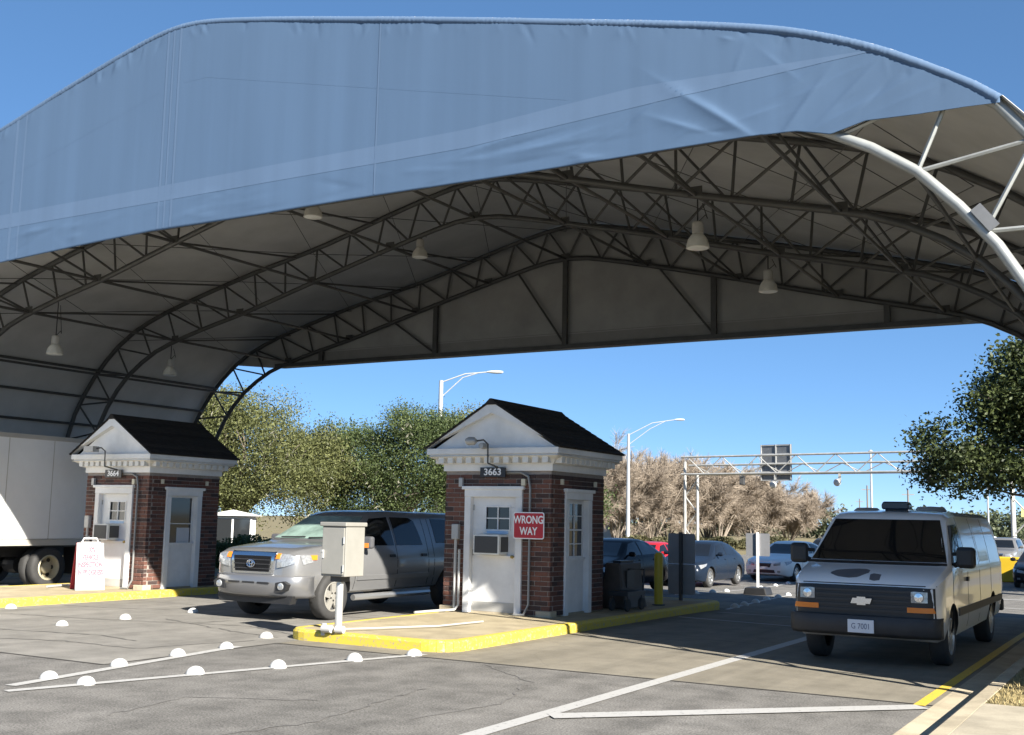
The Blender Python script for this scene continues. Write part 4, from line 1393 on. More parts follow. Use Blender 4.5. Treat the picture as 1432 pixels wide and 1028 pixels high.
class Car:
    def __init__(self, name, label, cat, loc, shell, paint, axles, track, tr, wells=True, group=None, rz=0.0, well_pad=.06):
        self.o = thing(name, label, cat, loc, group, rz)
        b = B(); b.add(*shell)
        me = bpy.data.meshes.new('body'); me.from_pydata(b.v, [], b.f)
        bm = bmesh.new(); bm.from_mesh(me); bmesh.ops.recalc_face_normals(bm, faces=bm.faces); bm.to_mesh(me); bm.free()
        self.bvh = BVHTree.FromPolygons([tuple(v.co) for v in me.vertices], [tuple(p.vertices) for p in me.polygons])
        self.halfw = max(abs(v[0]) for v in b.v)
        if wells:
            tmp = bpy.data.objects.new('tmp', me); COL.objects.link(tmp)
            cb_ = B()
            for ay, rr in axles:
                for s in (-1, 1):
                    xa, xb = sorted((s * (self.halfw + .3), s * (self.halfw - .42)))
                    cb_.lathe([(rr + well_pad, xa), (rr + well_pad, xb)], (0, ay, rr), 'x', 28)
            cut = cb_.build('cut', None)
            md = tmp.modifiers.new('b', 'BOOLEAN'); md.operation = 'DIFFERENCE'; md.object = cut; md.solver = 'EXACT'
            dg = bpy.context.evaluated_depsgraph_get()
            me2 = bpy.data.meshes.new_from_object(tmp.evaluated_get(dg))
            bpy.data.objects.remove(tmp); bpy.data.objects.remove(cut)
            me = me2; me.name = 'body'
        me.materials.clear(); me.materials.append(paint); me.materials.append(BLACKP)
        for p in me.polygons:
            c_ = p.center
            for ay, rr in axles:
                dd = math.hypot(c_.y - ay, c_.z - rr)
                if dd < rr + well_pad + .003 and abs(c_.x) < self.halfw + .05 and abs(p.normal.x) < .99 or dd < rr + well_pad - .02:
                    p.material_index = 1
        self.body = link('body', me, None, self.o, smooth=True, angle=32)
        for ay, rr in axles:
            for s in (-1, 1):
                self.wheel(s, ay, rr, track, tr)
    def wheel(self, s, ay, r, xo, style):
        w = style.get('w', .24)
        b = B()
        prof = [(r * .62, -w / 2 + .01), (r * .8, -w / 2), (r * .95, -w / 2 + .015), (r, -w / 2 + .05), (r, w / 2 - .05), (r * .95, w / 2 - .015), (r * .8, w / 2), (r * .64, w / 2 - .012), (r * .62, w / 2 - .03)]
        b.lathe([(p[0], p[1]) for p in prof], (s * (xo - w / 2), ay, r), 'x', 28)
        b.f = [f for f in b.f if len(f) == 4]
        wt_ = b.build('wheel', RUBBER, self.o, smooth=True, angle=50)
        b = B()
        rr = r * .64
        hub = s * (xo - .05)
        # dish
        b.lathe([(rr, s * w * .0), (rr * .97, -s * .03), (rr * .9, -s * .07), (.0, -s * .08)], (s * (xo - .012), ay, r), 'x', 24)
        b.f = [f for f in b.f if len(f) == 4]
        b.build('rim_dish', style.get('dark', DKGREY), wt_, smooth=True)
        b = B()
        ns = style.get('spokes', 5)
        b.lathe([(rr * 1.0, 0), (rr * .93, s * .006), (rr * .88, -s * .02)], (s * (xo - .012), ay, r), 'x', 24)
        b.f = [f for f in b.f if len(f) == 4]
        b.lathe([(0, s * .0), (rr * .2, s * .0), (rr * .24, -s * .02), (rr * .24, -s * .05)], (s * (xo - .012), ay, r), 'x', 16)
        x1_, x2_ = s * (xo - .018), s * (xo - .055)
        for k in range(ns):
            a = 2 * math.pi * k / ns + .3
            ca, sa = math.cos(a), math.sin(a)
            wid = rr * style.get('sw', .16)
            q = []
            for rad, ww in ((rr * .15, wid * 1.1), (rr * .92, wid * 1.25)):
                for t_ in (-1, 1):
                    q.append((ay + ca * rad - sa * ww * t_, r + sa * rad + ca * ww * t_))
            vs = [(x1_, *q[0]), (x1_, *q[1]), (x1_, *q[3]), (x1_, *q[2]), (x2_, *q[0]), (x2_, *q[1]), (x2_, *q[3]), (x2_, *q[2])]
            b.add(vs, [(0, 1, 2, 3), (7, 6, 5, 4), (0, 4, 5, 1), (1, 5, 6, 2), (2, 6, 7, 3), (3, 7, 4, 0)])
        b.build('rim', style.get('mat', ALLOY), wt_, smooth=True, angle=30)
    def patch(self, name, top, bot, view, m, off=.006, thick=.004, n=10, rows=6, parent=None, side=1, smooth=True):
        """surface panel: top/bot polylines in view coords, projected onto the body. view: 'side' (y,z), 'front' (x,z), 'back' (x,z), 'top' (x,y)"""
        def resamp(pl):
            pl = np.array(pl, float)
            s = np.r_[0, np.cumsum(np.linalg.norm(np.diff(pl, axis=0), axis=1))]
            q = np.linspace(0, s[-1], n + 1)
            return np.stack([np.interp(q, s, pl[:, k]) for k in range(2)], 1)
        T, Bt = resamp(top), resamp(bot)
        outer, inner = [], []
        for i in range(n + 1):
            for j in range(rows + 1):
                q = T[i] + (Bt[i] - T[i]) * j / rows
                if view == 'side':
                    o_, d_ = Vector((side * 4, q[0], q[1])), Vector((-side, 0, 0))
                elif view == 'front':
                    o_, d_ = Vector((q[0], -3, q[1])), Vector((0, 1, 0))
                elif view == 'back':
                    o_, d_ = Vector((q[0], 12, q[1])), Vector((0, -1, 0))
                else:
                    o_, d_ = Vector((q[0], q[1], 5)), Vector((0, 0, -1))
                hit = self.bvh.ray_cast(o_, d_)
                if hit[0] is None:
                    nr = self.bvh.find_nearest(o_ + d_ * 3.2)
                    p, nn = nr[0], nr[1]
                else:
                    p, nn = hit[0], hit[1]
                if nn.dot(d_) > 0:
                    nn = -nn
                nn = (nn - d_ * .6).normalized()
                outer.append(tuple(p + nn * off)); inner.append(tuple(p + nn * (off - thick) - nn * .02))
        N = (n + 1) * (rows + 1)
        r1 = rows + 1
        fs = []
        for i in range(n):
            for j in range(rows):
                a = (i * r1 + j, (i + 1) * r1 + j, (i + 1) * r1 + j + 1, i * r1 + j + 1)
                fs.append(a); fs.append(tuple(N + k for k in a[::-1]))
        edge_ = [i * r1 for i in range(n + 1)] + [n * r1 + j for j in range(1, r1)] + [i * r1 + rows for i in range(n - 1, -1, -1)] + [j for j in range(rows - 1, 0, -1)]
        for a, c_ in zip(edge_, edge_[1:] + edge_[:1]):
            fs.append((a, N + a, N + c_, c_))
        b = B(); b.add(outer + inner, fs)
        return b.build(name, m, parent or self.o, smooth=smooth, angle=40)
    def both(self, name, top, bot, m, **kw):
        return [self.patch(name, top, bot, 'side', m, side=s, **kw) for s in (1, -1)]
    def mirror2(self, b_fn, name, m, parent=None, **kw):
        for s in (1, -1):
            b = B(); b_fn(b, s); b.build(name, m, parent or self.o, **kw)

def paint(name, col, rough=.28, metal=0.0, coat=.8, stain=.06):
    return mat(name, col, rough, metal, coat=coat, stain=stain)
SEAM = mat('panel_gap', (.01, .01, .01), .8)

# ---- white cargo van
def build_van():
    L, W = 6.1, 1.0
    P_ = dict(zb=[(0, .42), (.3, .34), (.9, .32), (5.8, .36), (6.1, .45)],
              ws=[(0, .82), (.1, .92), (.4, .955), (5.9, .955), (6.1, .93)],
              zm=[(0, .62), (6.1, .85)],
              wm=[(0, .84), (.08, .93), (.2, .975), (.35, .995), (5.8, 1.0), (6.1, .98)],
              zk=[(0, .98), (.1, 1.06), (.3, 1.13), (.9, 1.24), (1.3, 1.27), (6.1, 1.27)],
              wk=[(0, .80), (.08, .90), (.2, .95), (.35, .972), (1.3, .985), (5.9, .985), (6.1, .96)],
              zt=[(0, .98), (.05, 1.05), (.12, 1.105), (.25, 1.16), (.45, 1.215), (.85, 1.295), (1.0, 1.38), (1.62, 1.93), (1.8, 1.985), (2.4, 2.02), (5.7, 2.02), (6.0, 1.97), (6.1, 1.9)],
              wt=[(0, .80), (.1, .90), (.4, .93), (.85, .945), (1.0, .935), (1.62, .80), (1.9, .80), (5.9, .80), (6.1, .76)])
    for k_ in ('ws', 'wm', 'wk', 'wt'):
        P_[k_] = [(a_, c_ * .965) for a_, c_ in P_[k_]]
    WP = paint('white_van_paint', (.9, .9, .9), .2)
    van = Car('cargo_van', 'white cargo van with black grille and amber lamps stopped in the canopy shade', 'van', (-3.52, 15.12, .004),
              car_shell(L, P_), WP, [(.97, .375), (4.78, .375)], .93, dict(w=.25, spokes=8, sw=.1, mat=ALLOY))
    pt = van.patch
    # windscreen, side glass
    pt('windscreen', [(-.72, 1.90), (.72, 1.90)], [(-.9, 1.335), (.9, 1.335)], 'front', GLASS, n=16, rows=8)
    ro = pt('windscreen_seal', [(-.905, 1.325), (.905, 1.325)], [(-.915, 1.295), (.915, 1.295)], 'front', BLACKP, n=16, rows=1, off=.008)
    van.both('door_glass', [(1.62, 1.83), (2.15, 1.85)], [(1.05, 1.3), (2.2, 1.3)], GLASS)
    # black front face: grille, headlamps
    face = pt('grille_panel', [(-.88, 1.03), (-.4, 1.035), (.4, 1.035), (.88, 1.03)], [(-.89, .62), (-.4, .62), (.4, .62), (.89, .62)], 'front', BLACKP, n=24, rows=6, off=.012)
    for k in range(5):
        z = .99 - k * .062
        pt('grille_bar', [(-.6, z), (.6, z)], [(-.6, z - .028), (.6, z - .028)], 'front', mat('dark_grille_bar', (.022, .022, .024), .45), n=14, rows=1, off=.026)
    for s in (-1, 1):
        b_ = pt('headlamp', [(s * .80, .985), (s * .61, .985)], [(s * .80, .85), (s * .61, .85)], 'front', LENS, n=6, rows=4, off=.026)
        b = B(); b.lathe([(0, -.035), (.055, -.03), (.062, -.012), (.062, .02)], (s * .705, .0, .917), 'y', 16); b.build('bulb_ring', CHROME, b_, smooth=True)
        pt('turn_signal', [(s * .87, .79), (s * .56, .79)], [(s * .875, .725), (s * .56, .725)], 'front', AMBER, n=8, rows=3, off=.03)
    # bumper
    bp = B()
    prof = [(-.965, .16), (-.945, .03), (-.87, -.05), (-.6, -.085), (0, -.1), (.6, -.085), (.87, -.05), (.945, .03), (.965, .16)]
    zs = [(.40, .05), (.45, .0), (.62, 0.0), (.655, .02), (.66, .1)]
    vs = []
    for z, ins in zs:
        for x, y in prof:
            vs.append((x * (1 - ins * .1), y + ins, z))
    n = len(prof)
    fs = [(j * n + i, j * n + i + 1, (j + 1) * n + i + 1, (j + 1) * n + i) for j in range(len(zs) - 1) for i in range(n - 1)]
    bp.add(vs, fs)
    bm_ = bp.build('front_bumper', mat('charcoal_bumper', (.03, .03, .032), .6, var=.2), van.o, smooth=True, angle=50)
    sdm = bm_.modifiers.new('s', 'SOLIDIFY'); sdm.thickness = .05; sdm.offset = -1
    b = B(); b.box((-.165, -.125, .445), (.165, -.105, .61)); pl = b.build('licence_plate', mat('plate_white', (.7, .7, .72), .4), bm_, bevel=.004)
    text_mesh('plate_lettering', 'G 7001', .1, mat('plate_ink', (.12, .13, .2), .5), pl, (0, -.127, .525), (math.pi / 2, 0, 0), .001, sx=.8)
    # bow-tie badge
    b = B(); poly = [(-.13, .01), (-.1, .055), (-.045, .055), (-.035, .04), (.045, .04), (.06, .055), (.13, .055), (.1, .01), (.13, -.0), (.1, -.04), (.045, -.04), (.035, -.025), (-.045, -.025), (-.06, -.04), (-.13, -.04)]
    poly = [(-.055, .034), (-.055, .052), (.055, .052), (.055, .034), (.135, .034), (.11, -.034), (.055, -.034), (.055, -.052), (-.055, -.052), (-.055, -.034), (-.135, -.034), (-.11, .034)]
    b.prism([(x, z + .845) for x, z in poly], -.07, -.035, 'y'); b.build('bow_tie_badge', CHROME, van.o)
    # bonnet marks where paint is missing
    GR = mat('bare_primer_patch', (.13, .13, .14), .55)
    van.patch('primer_patch', [(-.46, .27), (-.4, .36), (-.15, .43), (-.02, .42), (.03, .36)], [(-.46, .22), (-.36, .15), (-.2, .12), (-.08, .14), (.03, .27)], 'top', GR, n=12, rows=5, off=.002, thick=.001)
    van.patch('primer_patch', [(.06, .22), (.1, .26), (.2, .23)], [(.07, .1), (.13, .08), (.2, .1)], 'top', GR, n=6, rows=3, off=.002, thick=.001)
    # seams
    for y in (1.02, 2.25, 3.4, 4.6):
        van.both('door_seam', [(y, 1.95), (y + .012, 1.95)] if y > 1.5 else [(y, 1.26), (y + .012, 1.26)], [(y, .42), (y + .012, .42)], SEAM, n=1, rows=14, off=.002)
    pt('bonnet_seam', [(-.9, 1.06), (.9, 1.06)], [(-.9, 1.05), (.9, 1.05)], 'front', SEAM, n=14, rows=1, off=.004)
    van.both('side_moulding', [(1.4, .72), (5.9, .72)], [(1.4, .62), (5.9, .62)], mat('dark_side_moulding', (.05, .05, .05), .6), n=30, rows=2, off=.014)
    van.both('rear_side_window', [(3.55, 1.84), (4.5, 1.84)], [(3.55, 1.3), (4.5, 1.3)], WP, n=6, off=.004)
    for y in (2.08,):
        van.both('door_handle', [(y, 1.12), (y + .13, 1.12)], [(y, 1.06), (y + .13, 1.06)], BLACKP, n=3, rows=2, off=.03)
    # mirrors
    for s in (1, -1):
        b = B(); b.box((s * 1.12 - .12, 1.0, 1.27), (s * 1.12 + .12, 1.16, 1.55)); m_ = b.build('wing_mirror', BLACKP, van.o, bevel=.05)
        b = B(); b.tube([(s * .96, 1.15, 1.3), (s * 1.08, 1.1, 1.36)], .035, 8); b.tube([(s * .94, 1.2, 1.45), (s * 1.08, 1.1, 1.46)], .025, 8); b.build('mirror_arm', BLACKP, m_)
    # roof beacon bar and vents
    b = B(); b.prism([(-.19, 2.055), (.19, 2.055), (.2, 2.12), (.17, 2.17), (-.17, 2.17), (-.2, 2.12)], 2.15, 2.4, 'y'); lb = b.build('beacon_bar', mat('dark_blue_beacon', (.02, .028, .045), .2), van.o, bevel=.02)
    b = B(); b.box((-.15, 2.2, 2.02), (.15, 2.35, 2.056)); b.build('beacon_foot', BLACKP, lb)
    b = B(); b.lathe([(.22, 2.03), (.24, 2.06), (.2, 2.12), (.0, 2.13)], (.25, 3.6, 0), 'z', 16); b.build('roof_vent', GREYM, van.o, smooth=True)
    b = B(); b.lathe([(.18, 2.0), (.2, 2.04), (.15, 2.08), (.0, 2.085)], (-.5, 2.6, 0), 'z', 16); b.build('roof_vent', GREYM, van.o, smooth=True)
    # tail
    van.patch('tail_lamp', [(.9, 1.35), (.8, 1.35)], [(.93, .95), (.83, .95)], 'back', REDLENS, n=3, rows=5)
    van.patch('tail_lamp', [(-.9, 1.35), (-.8, 1.35)], [(-.93, .95), (-.83, .95)], 'back', REDLENS, n=3, rows=5)
    for s in (-1, 1):
        van.patch('rear_window', [(s * .08, 1.82), (s * .68, 1.82)], [(s * .08, 1.3), (s * .78, 1.3)], 'back', GLASS, n=6)
    b = B(); b.box((-.95, 6.08, .42), (.95, 6.2, .62)); b.build('rear_bumper', BLACKP, van.o, bevel=.03)
    # wiper
    b = B(); b.tube([(-.75, .98, 1.37), (-.1, .97, 1.385)], .012, 5); b.tube([(.0, .98, 1.37), (.65, .97, 1.385)], .012, 5); b.build('wiper', BLACKP, van.o)
build_van()

# ---- silver pickup with a fitted bed cap
def build_pickup():
    L = 5.85
    P_ = dict(zb=[(0, .55), (.25, .45), (1.2, .44), (4.0, .44), (5.6, .52), (5.85, .6)],
              ws=[(0, .74), (.12, .86), (.35, .95), (5.7, .95), (5.85, .9)],
              zm=[(0, .82), (5.85, .86)],
              wm=[(0, .78), (.1, .9), (.35, .985), (.9, 1.01), (5.6, 1.0), (5.85, .97)],
              zk=[(0, 1.04), (.06, 1.12), (.25, 1.15), (1.25, 1.19), (5.85, 1.2)],
              wk=[(0, .74), (.06, .84), (.3, .93), (.8, .96), (5.85, .955)],
              zt=[(0, 1.05), (.06, 1.15), (.2, 1.2), (.7, 1.26), (1.28, 1.30), (1.42, 1.36), (2.25, 1.82), (2.5, 1.875), (3.0, 1.895), (3.95, 1.88), (4.1, 1.885), (5.6, 1.87), (5.75, 1.8), (5.85, 1.6)],
              wt=[(0, .62), (.06, .75), (.3, .84), (1.28, .88), (1.42, .87), (2.25, .70), (2.6, .69), (5.6, .70), (5.85, .72)])
    SP = paint('silver_pickup_paint', (.26, .26, .262), .3, .5)
    pk = Car('pickup_truck', 'silver pickup truck with chrome grille surround waiting beside the utility cabinet', 'pickup', (-13.68, 14.72, .004),
             car_shell(L, P_), SP, [(1.0, .40), (4.7, .40)], .985, dict(w=.27, spokes=5, sw=.2, mat=mat('machined_wheel', (.5, .48, .43), .35, .6)), well_pad=.09)
    pt = pk.patch
    # chrome surround and grille
    sur = pt('grille_surround', [(-.5, 1.155), (.5, 1.155)], [(-.44, .79), (.44, .79)], 'front', CHROME, n=16, rows=8, off=.03)
    pt('grille', [(-.42, 1.085), (.42, 1.085)], [(-.375, .83), (.375, .83)], 'front', mat('deep_black_grille', (.006, .006, .007), .6, spec=.2), n=12, rows=6, off=.045)
    for k in range(3):
        z = 1.04 - k * .075
        pt('grille_bar', [(-.405, z), (.405, z)], [(-.402, z - .018), (.402, z - .018)], 'front', mat('dark_grille_bar', (.022, .022, .024), .45), n=10, rows=1, off=.054)
    def ring(rx, rz, cz):
        b = B(); b.tube([(rx * math.cos(a), -.068, cz + rz * math.sin(a)) for a in np.linspace(0, 2 * math.pi, 25)], .011, 6); return b
    em = ring(.085, .06, .965).build('oval_badge', CHROME, pk.o)
    ring(.032, .055, .965).build('oval_badge_inner', CHROME, em); ring(.058, .026, .985).build('oval_badge_inner', CHROME, em)
    for s in (-1, 1):
        hl = pt('headlamp', [(s * .54, 1.13), (s * .75, 1.13), (s * .87, 1.09)], [(s * .54, .9), (s * .72, .93), (s * .86, .98)], 'front', LENS, n=10, rows=5, off=.02)
        pt('turn_signal', [(s * .52, 1.13), (s * .6, 1.135)], [(s * .52, 1.05), (s * .6, 1.05)], 'front', AMBER, n=3, rows=2, off=.03, parent=pk.o)
        pk.patch('side_marker', [(.36, 1.12), (.52, 1.12)], [(.38, 1.04), (.5, 1.04)], 'side', AMBER, side=s, n=4, rows=2, off=.016)
        pk.patch('headlamp_side', [(.16, 1.12), (.4, 1.12)], [(.2, .96), (.4, 1.0)], 'side', LENS, side=s, n=5, rows=3, off=.012)
    # bumper with air slots and fog lamps
    bp = B()
    prof = [(-.99, .44), (-.97, .24), (-.89, .07), (-.72, -.04), (-.4, -.1), (0, -.11), (.4, -.1), (.72, -.04), (.89, .07), (.97, .24), (.99, .44)]
    zs = [(.40, .1), (.46, .03), (.62, .0), (.74, .0), (.78, .03), (.79, .12)]
    vs = [(x * (1 - ins * .15), y + ins, z) for z, ins in zs for x, y in prof]
    n = len(prof)
    bp.add(vs, [(j * n + i, j * n + i + 1, (j + 1) * n + i + 1, (j + 1) * n + i) for j in range(len(zs) - 1) for i in range(n - 1)])
    bum = bp.build('front_bumper', mat('silver_bumper', (.24, .24, .245), .28, .6, coat=.5), pk.o, smooth=True, angle=60)
    sdm = bum.modifiers.new('s', 'SOLIDIFY'); sdm.thickness = .04; sdm.offset = -1
    for xa, xb in ((-.46, -.2), (-.14, .14), (.2, .46)):
        b = B(); b.box((xa, -.118, .635), (xb, -.09, .665)); b.build('air_slot', BLACKP, bum, bevel=.008)
    for s in (-1, 1):
        b = B(); b.prism([(s * .58, .52), (s * .8, .54), (s * .84, .64), (s * .76, .69), (s * .58, .66)], -.075, .02, 'y'); b.build('fog_lamp_recess', BLACKP, bum)
        b = B(); b.lathe([(0, -.02), (.055, -.015), (.065, .01)], (s * .7, -.08, .6), 'y', 14); b.build('fog_lamp', LENS, bum, smooth=True)
    b = B(); b.prism([(-.8, .3), (.8, .3), (.86, .44), (-.86, .44)], .05, .2, 'y'); b.build('air_dam', BLACKP, pk.o)
    # glass
    WS = mat('green_tinted_windscreen', (.20, .28, .245), .05, spec=.8, var=.5, vscale=1.6)
    pt('windscreen', [(-.64, 1.79), (.64, 1.79)], [(-.85, 1.375), (.85, 1.375)], 'front', WS, n=14, rows=8)
    pk.both('door_glass', [(2.22, 1.755), (2.75, 1.79)], [(1.62, 1.275), (2.78, 1.265)], GLASS, n=10)
    pk.both('door_glass', [(2.85, 1.79), (3.45, 1.785), (3.6, 1.72)], [(2.86, 1.265), (3.72, 1.265)], GLASS, n=10)
    pk.both('cap_window', [(4.2, 1.77), (5.3, 1.76)], [(4.2, 1.3), (5.4, 1.3)], GLASS, n=10)
    for y in (1.55, 2.82, 3.86, 4.06):
        pk.both('door_seam', [(y, 1.86 if y > 2 else 1.2), (y + .012, 1.86 if y > 2 else 1.2)], [(y, .5), (y + .012, .5)], SEAM, n=1, rows=14, off=.002)
    for y in (2.58, 3.62):
        pk.both('door_handle', [(y, 1.1), (y + .16, 1.1)], [(y, 1.05), (y + .16, 1.05)], BLACKP, n=3, rows=2, off=.03)
    pk.both('side_moulding', [(1.6, .74), (3.85, .74)], [(1.6, .66), (3.85, .66)], SP, n=12, rows=2, off=.018)
    for s in (1, -1):
        b = B(); b.box((s * 1.1 - .1, 1.72, 1.22), (s * 1.1 + .1, 1.84, 1.44)); m_ = b.build('wing_mirror', mat('dark_grey_mirror', (.08, .08, .085), .4), pk.o, bevel=.04)
        b = B(); b.box((s * 1.1 - .08, 1.71, 1.24), (s * 1.1 + .04, 1.722, 1.32)); b.build('mirror_signal', AMBER, m_)
        b = B(); b.tube([(s * .94, 1.8, 1.26), (s * 1.05, 1.79, 1.28)], .04, 8); b.build('mirror_arm', BLACKP, m_)
        b = B(); b.tube([(s * .96, 1.55, .36), (s * .98, 3.9, .36)], .055, 8); b.build('side_step', ALLOY, pk.o, smooth=True)
    pk.patch('rear_window', [(-.6, 1.75), (.6, 1.75)], [(-.7, 1.35), (.7, 1.35)], 'back', GLASS)
    for s in (-1, 1):
        pk.patch('tail_lamp', [(s * .92, 1.15), (s * .78, 1.15)], [(s * .94, .8), (s * .8, .8)], 'back', REDLENS, n=3, rows=4)
    b = B(); b.box((-.95, 5.84, .5), (.95, 6.0, .68)); b.build('rear_bumper', CHROME, pk.o, bevel=.03)
    b = B(); b.tube([(-.6, 1.36, 1.395), (-.05, 1.38, 1.41)], .012, 5); b.tube([(.05, 1.36, 1.395), (.6, 1.38, 1.41)], .012, 5); b.build('wiper', BLACKP, pk.o)
build_pickup()

# ---- passenger cars
def sedan(label, loc, pname, col, metal=0.0, L=4.6, H=1.45, W=.88, group=None, style=0, rz=0.0, name='sedan', cat='car', suv=False, grille=BLACKP):
    s_ = L / 4.6
    hs = H / 1.45
    if not suv:
        zt = [(0, .62), (.05, .7), (.3, .78), (1.1 * s_, .93), (1.25 * s_, .97), (2.0 * s_, 1.36), (2.3 * s_, 1.41), (2.8 * s_, 1.42), (3.3 * s_, 1.36), (4.0 * s_, 1.08), (4.2 * s_, 1.04), (4.5 * s_, 1.0), (L, .85)]
        wt = [(0, .45), (.08, .6), (.4, .7), (1.2 * s_, .76), (2.0 * s_, .58), (3.2 * s_, .57), (4.0 * s_, .68), (L, .6)]
        zk = [(0, .58), (.1, .66), (.5, .77), (1.2 * s_, .9), (3.6 * s_, .98), (L, .82)]
    else:
        zt = [(0, .75), (.05, .85), (.2, .93), (1.1 * s_, 1.02), (1.2 * s_, 1.05), (1.75 * s_, 1.36), (2.0 * s_, 1.43), (3.9 * s_, 1.43), (4.3 * s_, 1.36), (L, 1.0)]
        wt = [(0, .55), (.08, .68), (.4, .74), (1.2 * s_, .77), (1.75 * s_, .64), (4.2 * s_, .64), (L, .7)]
        zk = [(0, .7), (.1, .8), (.5, .9), (1.2 * s_, .98), (L, 1.0)]
    sc = lambda kk, f_: [(a, c * f_) for a, c in kk]
    P_ = dict(zb=[(0, .3), (.3, .2), (L - .4, .22), (L, .36)], ws=[(0, .55 * W / .88), (.1, .72 * W / .88), (.4, W - .05), (L - .3, W - .05), (L, W - .16)],
              zm=[(0, .48), (L, .55)], wm=[(0, .6 * W / .88), (.1, .76 * W / .88), (.45, W - .02), (1, W), (L - .5, W), (L, W - .14)],
              zk=sc(zk, hs), wk=[(0, .52), (.1, .68 * W / .88), (.5, W - .07), (1.2, W - .05), (L - .6, W - .05), (L, W - .2)], zt=sc(zt, hs), wt=sc(wt, W / .88))
    PT = mat(pname, col, .22, metal * .4, spec=.1 if max(col) < .1 else .3, stain=.06)
    r = .33 if not suv else .37
    c = Car(name, label, cat, loc, car_shell(L, P_, .07), PT, [(.9 * s_, r), (L - .98 * s_, r)], W - .03, dict(w=.21, spokes=7 if style else 5, sw=.13), group=group, rz=rz)
    z = lambda q: q * hs
    c.patch('windscreen', [(-.5, z(1.33)), (.5, z(1.33))], [(-.67, z(.985)), (.67, z(.985))], 'front', GLASS, n=12, rows=6) if not suv else \
        c.patch('windscreen', [(-.56, z(1.36)), (.56, z(1.36))], [(-.7, z(1.06)), (.7, z(1.06))], 'front', GLASS, n=12, rows=6)
    if not suv:
        c.both('door_glass', [(1.98 * s_, z(1.3)), (2.4 * s_, z(1.36))], [(1.5 * s_, z(.99)), (2.45 * s_, z(1.0))], GLASS)
        c.both('door_glass', [(2.5 * s_, z(1.36)), (3.0 * s_, z(1.33)), (3.35 * s_, z(1.2))], [(2.52 * s_, z(1.0)), (3.5 * s_, z(1.02))], GLASS)
        c.patch('rear_window', [(-.48, z(1.33)), (.48, z(1.33))], [(-.6, z(1.08)), (.6, z(1.08))], 'back', GLASS)
        hz = .62
    else:
        c.both('door_glass', [(1.8 * s_, z(1.37)), (2.45 * s_, z(1.37))], [(1.5 * s_, z(1.04)), (2.48 * s_, z(1.04))], GLASS)
        c.both('door_glass', [(2.55 * s_, z(1.37)), (3.3 * s_, z(1.37))], [(2.56 * s_, z(1.04)), (3.4 * s_, z(1.04))], GLASS)
        c.patch('rear_window', [(-.5, z(1.35)), (.5, z(1.35))], [(-.6, z(1.08)), (.6, z(1.08))], 'back', GLASS)
        hz = .78
    # face
    gz_ = (hz + .03, hz - .11)
    c.patch('grille', [(-.3, z(gz_[0])), (.3, z(gz_[0]))], [(-.25, z(gz_[1])), (.25, z(gz_[1]))], 'front', grille, n=10, rows=3, off=.012)
    c.patch('grille_trim', [(-.32, z(gz_[0] + .03)), (.32, z(gz_[0] + .03))], [(-.32, z(gz_[0])), (.32, z(gz_[0]))], 'front', CHROME, n=10, rows=1, off=.016)
    c.patch('lower_intake', [(-.42, z(.42)), (.42, z(.42))], [(-.46, z(.31)), (.46, z(.31))], 'front', BLACKP, n=10, rows=3, off=.012)
    for s in (-1, 1):
        c.patch('headlamp', [(s * .4, z(hz + .03)), (s * .66, z(hz + .08))], [(s * .4, z(hz - .06)), (s * .66, z(hz - .03))], 'front', LENS, n=6, rows=4, off=.012)
        c.patch('headlamp_side', [(.2, z(hz + .085)), (.62, z(hz + .14))], [(.2, z(hz - .03)), (.5, z(hz + .06))], 'side', LENS, side=s, n=6, rows=3, off=.01)
        c.patch('fog_lamp', [(s * .55, z(.4)), (s * .66, z(.4))], [(s * .55, z(.33)), (s * .66, z(.33))], 'front', LENS, n=3, rows=2, off=.012)
        c.patch('tail_lamp', [(s * .7, z(.88)), (s * .45, z(.88))], [(s * .7, z(.74)), (s * .45, z(.74))], 'back', REDLENS, n=4, rows=3)
        b = B(); mx = s * (W + .07)
        b.lathe([(0, -.11), (.06, -.08), (.075, 0), (.06, .08), (0, .1)], (mx, 1.55 * s_, z(1.04 if not suv else 1.1)), 'x', 12); m_ = b.build('wing_mirror', PT, c.o, smooth=True)
        b = B(); b.tube([(s * (W - .1), 1.6 * s_, z(1.0 if not suv else 1.06)), (mx, 1.56 * s_, z(1.02 if not suv else 1.08))], .025, 6); b.build('mirror_arm', BLACKP, m_)
    for y in (1.35 * s_, 2.47 * s_, 3.4 * s_):
        c.both('door_seam', [(y, z(1.3) if y > 2 * s_ and y < 3 * s_ else z(.93)), (y + .01, z(1.3) if y > 2 * s_ and y < 3 * s_ else z(.93))], [(y, .3), (y + .01, .3)], SEAM, n=1, rows=10, off=.002)
    for y in (2.25 * s_, 3.2 * s_):
        c.both('door_handle', [(y, z(.88)), (y + .14, z(.88))], [(y, z(.85)), (y + .14, z(.85))], PT, n=3, rows=1, off=.025)
    b = B(); b.box((-.16, -.03, z(.44)), (.16, .03, z(.53))); b.build('licence_plate', mat('plate_white', (.7, .7, .72), .4), c.o)
    if suv:
        for s in (-1, 1):
            b = B(); b.tube([(s * .55, 2.1 * s_, z(1.5)), (s * .55, 4.0 * s_, z(1.5))], .02, 6); b.build('roof_rail', BLACKP, c.o)
    return c
sedan('black sedan half hidden behind the numbered booth', (-13.75, 26.9, zg(28)), 'black_car_paint', (.005, .006, .010), .1, L=4.75, H=1.46, W=.92)
sedan('dark blue sedan queued between the black and white cars', (-14.4, 35.7, zg(37)), 'slate_blue_car_paint', (.012, .019, .033), .3, L=4.75, H=1.55, W=.92, style=1)
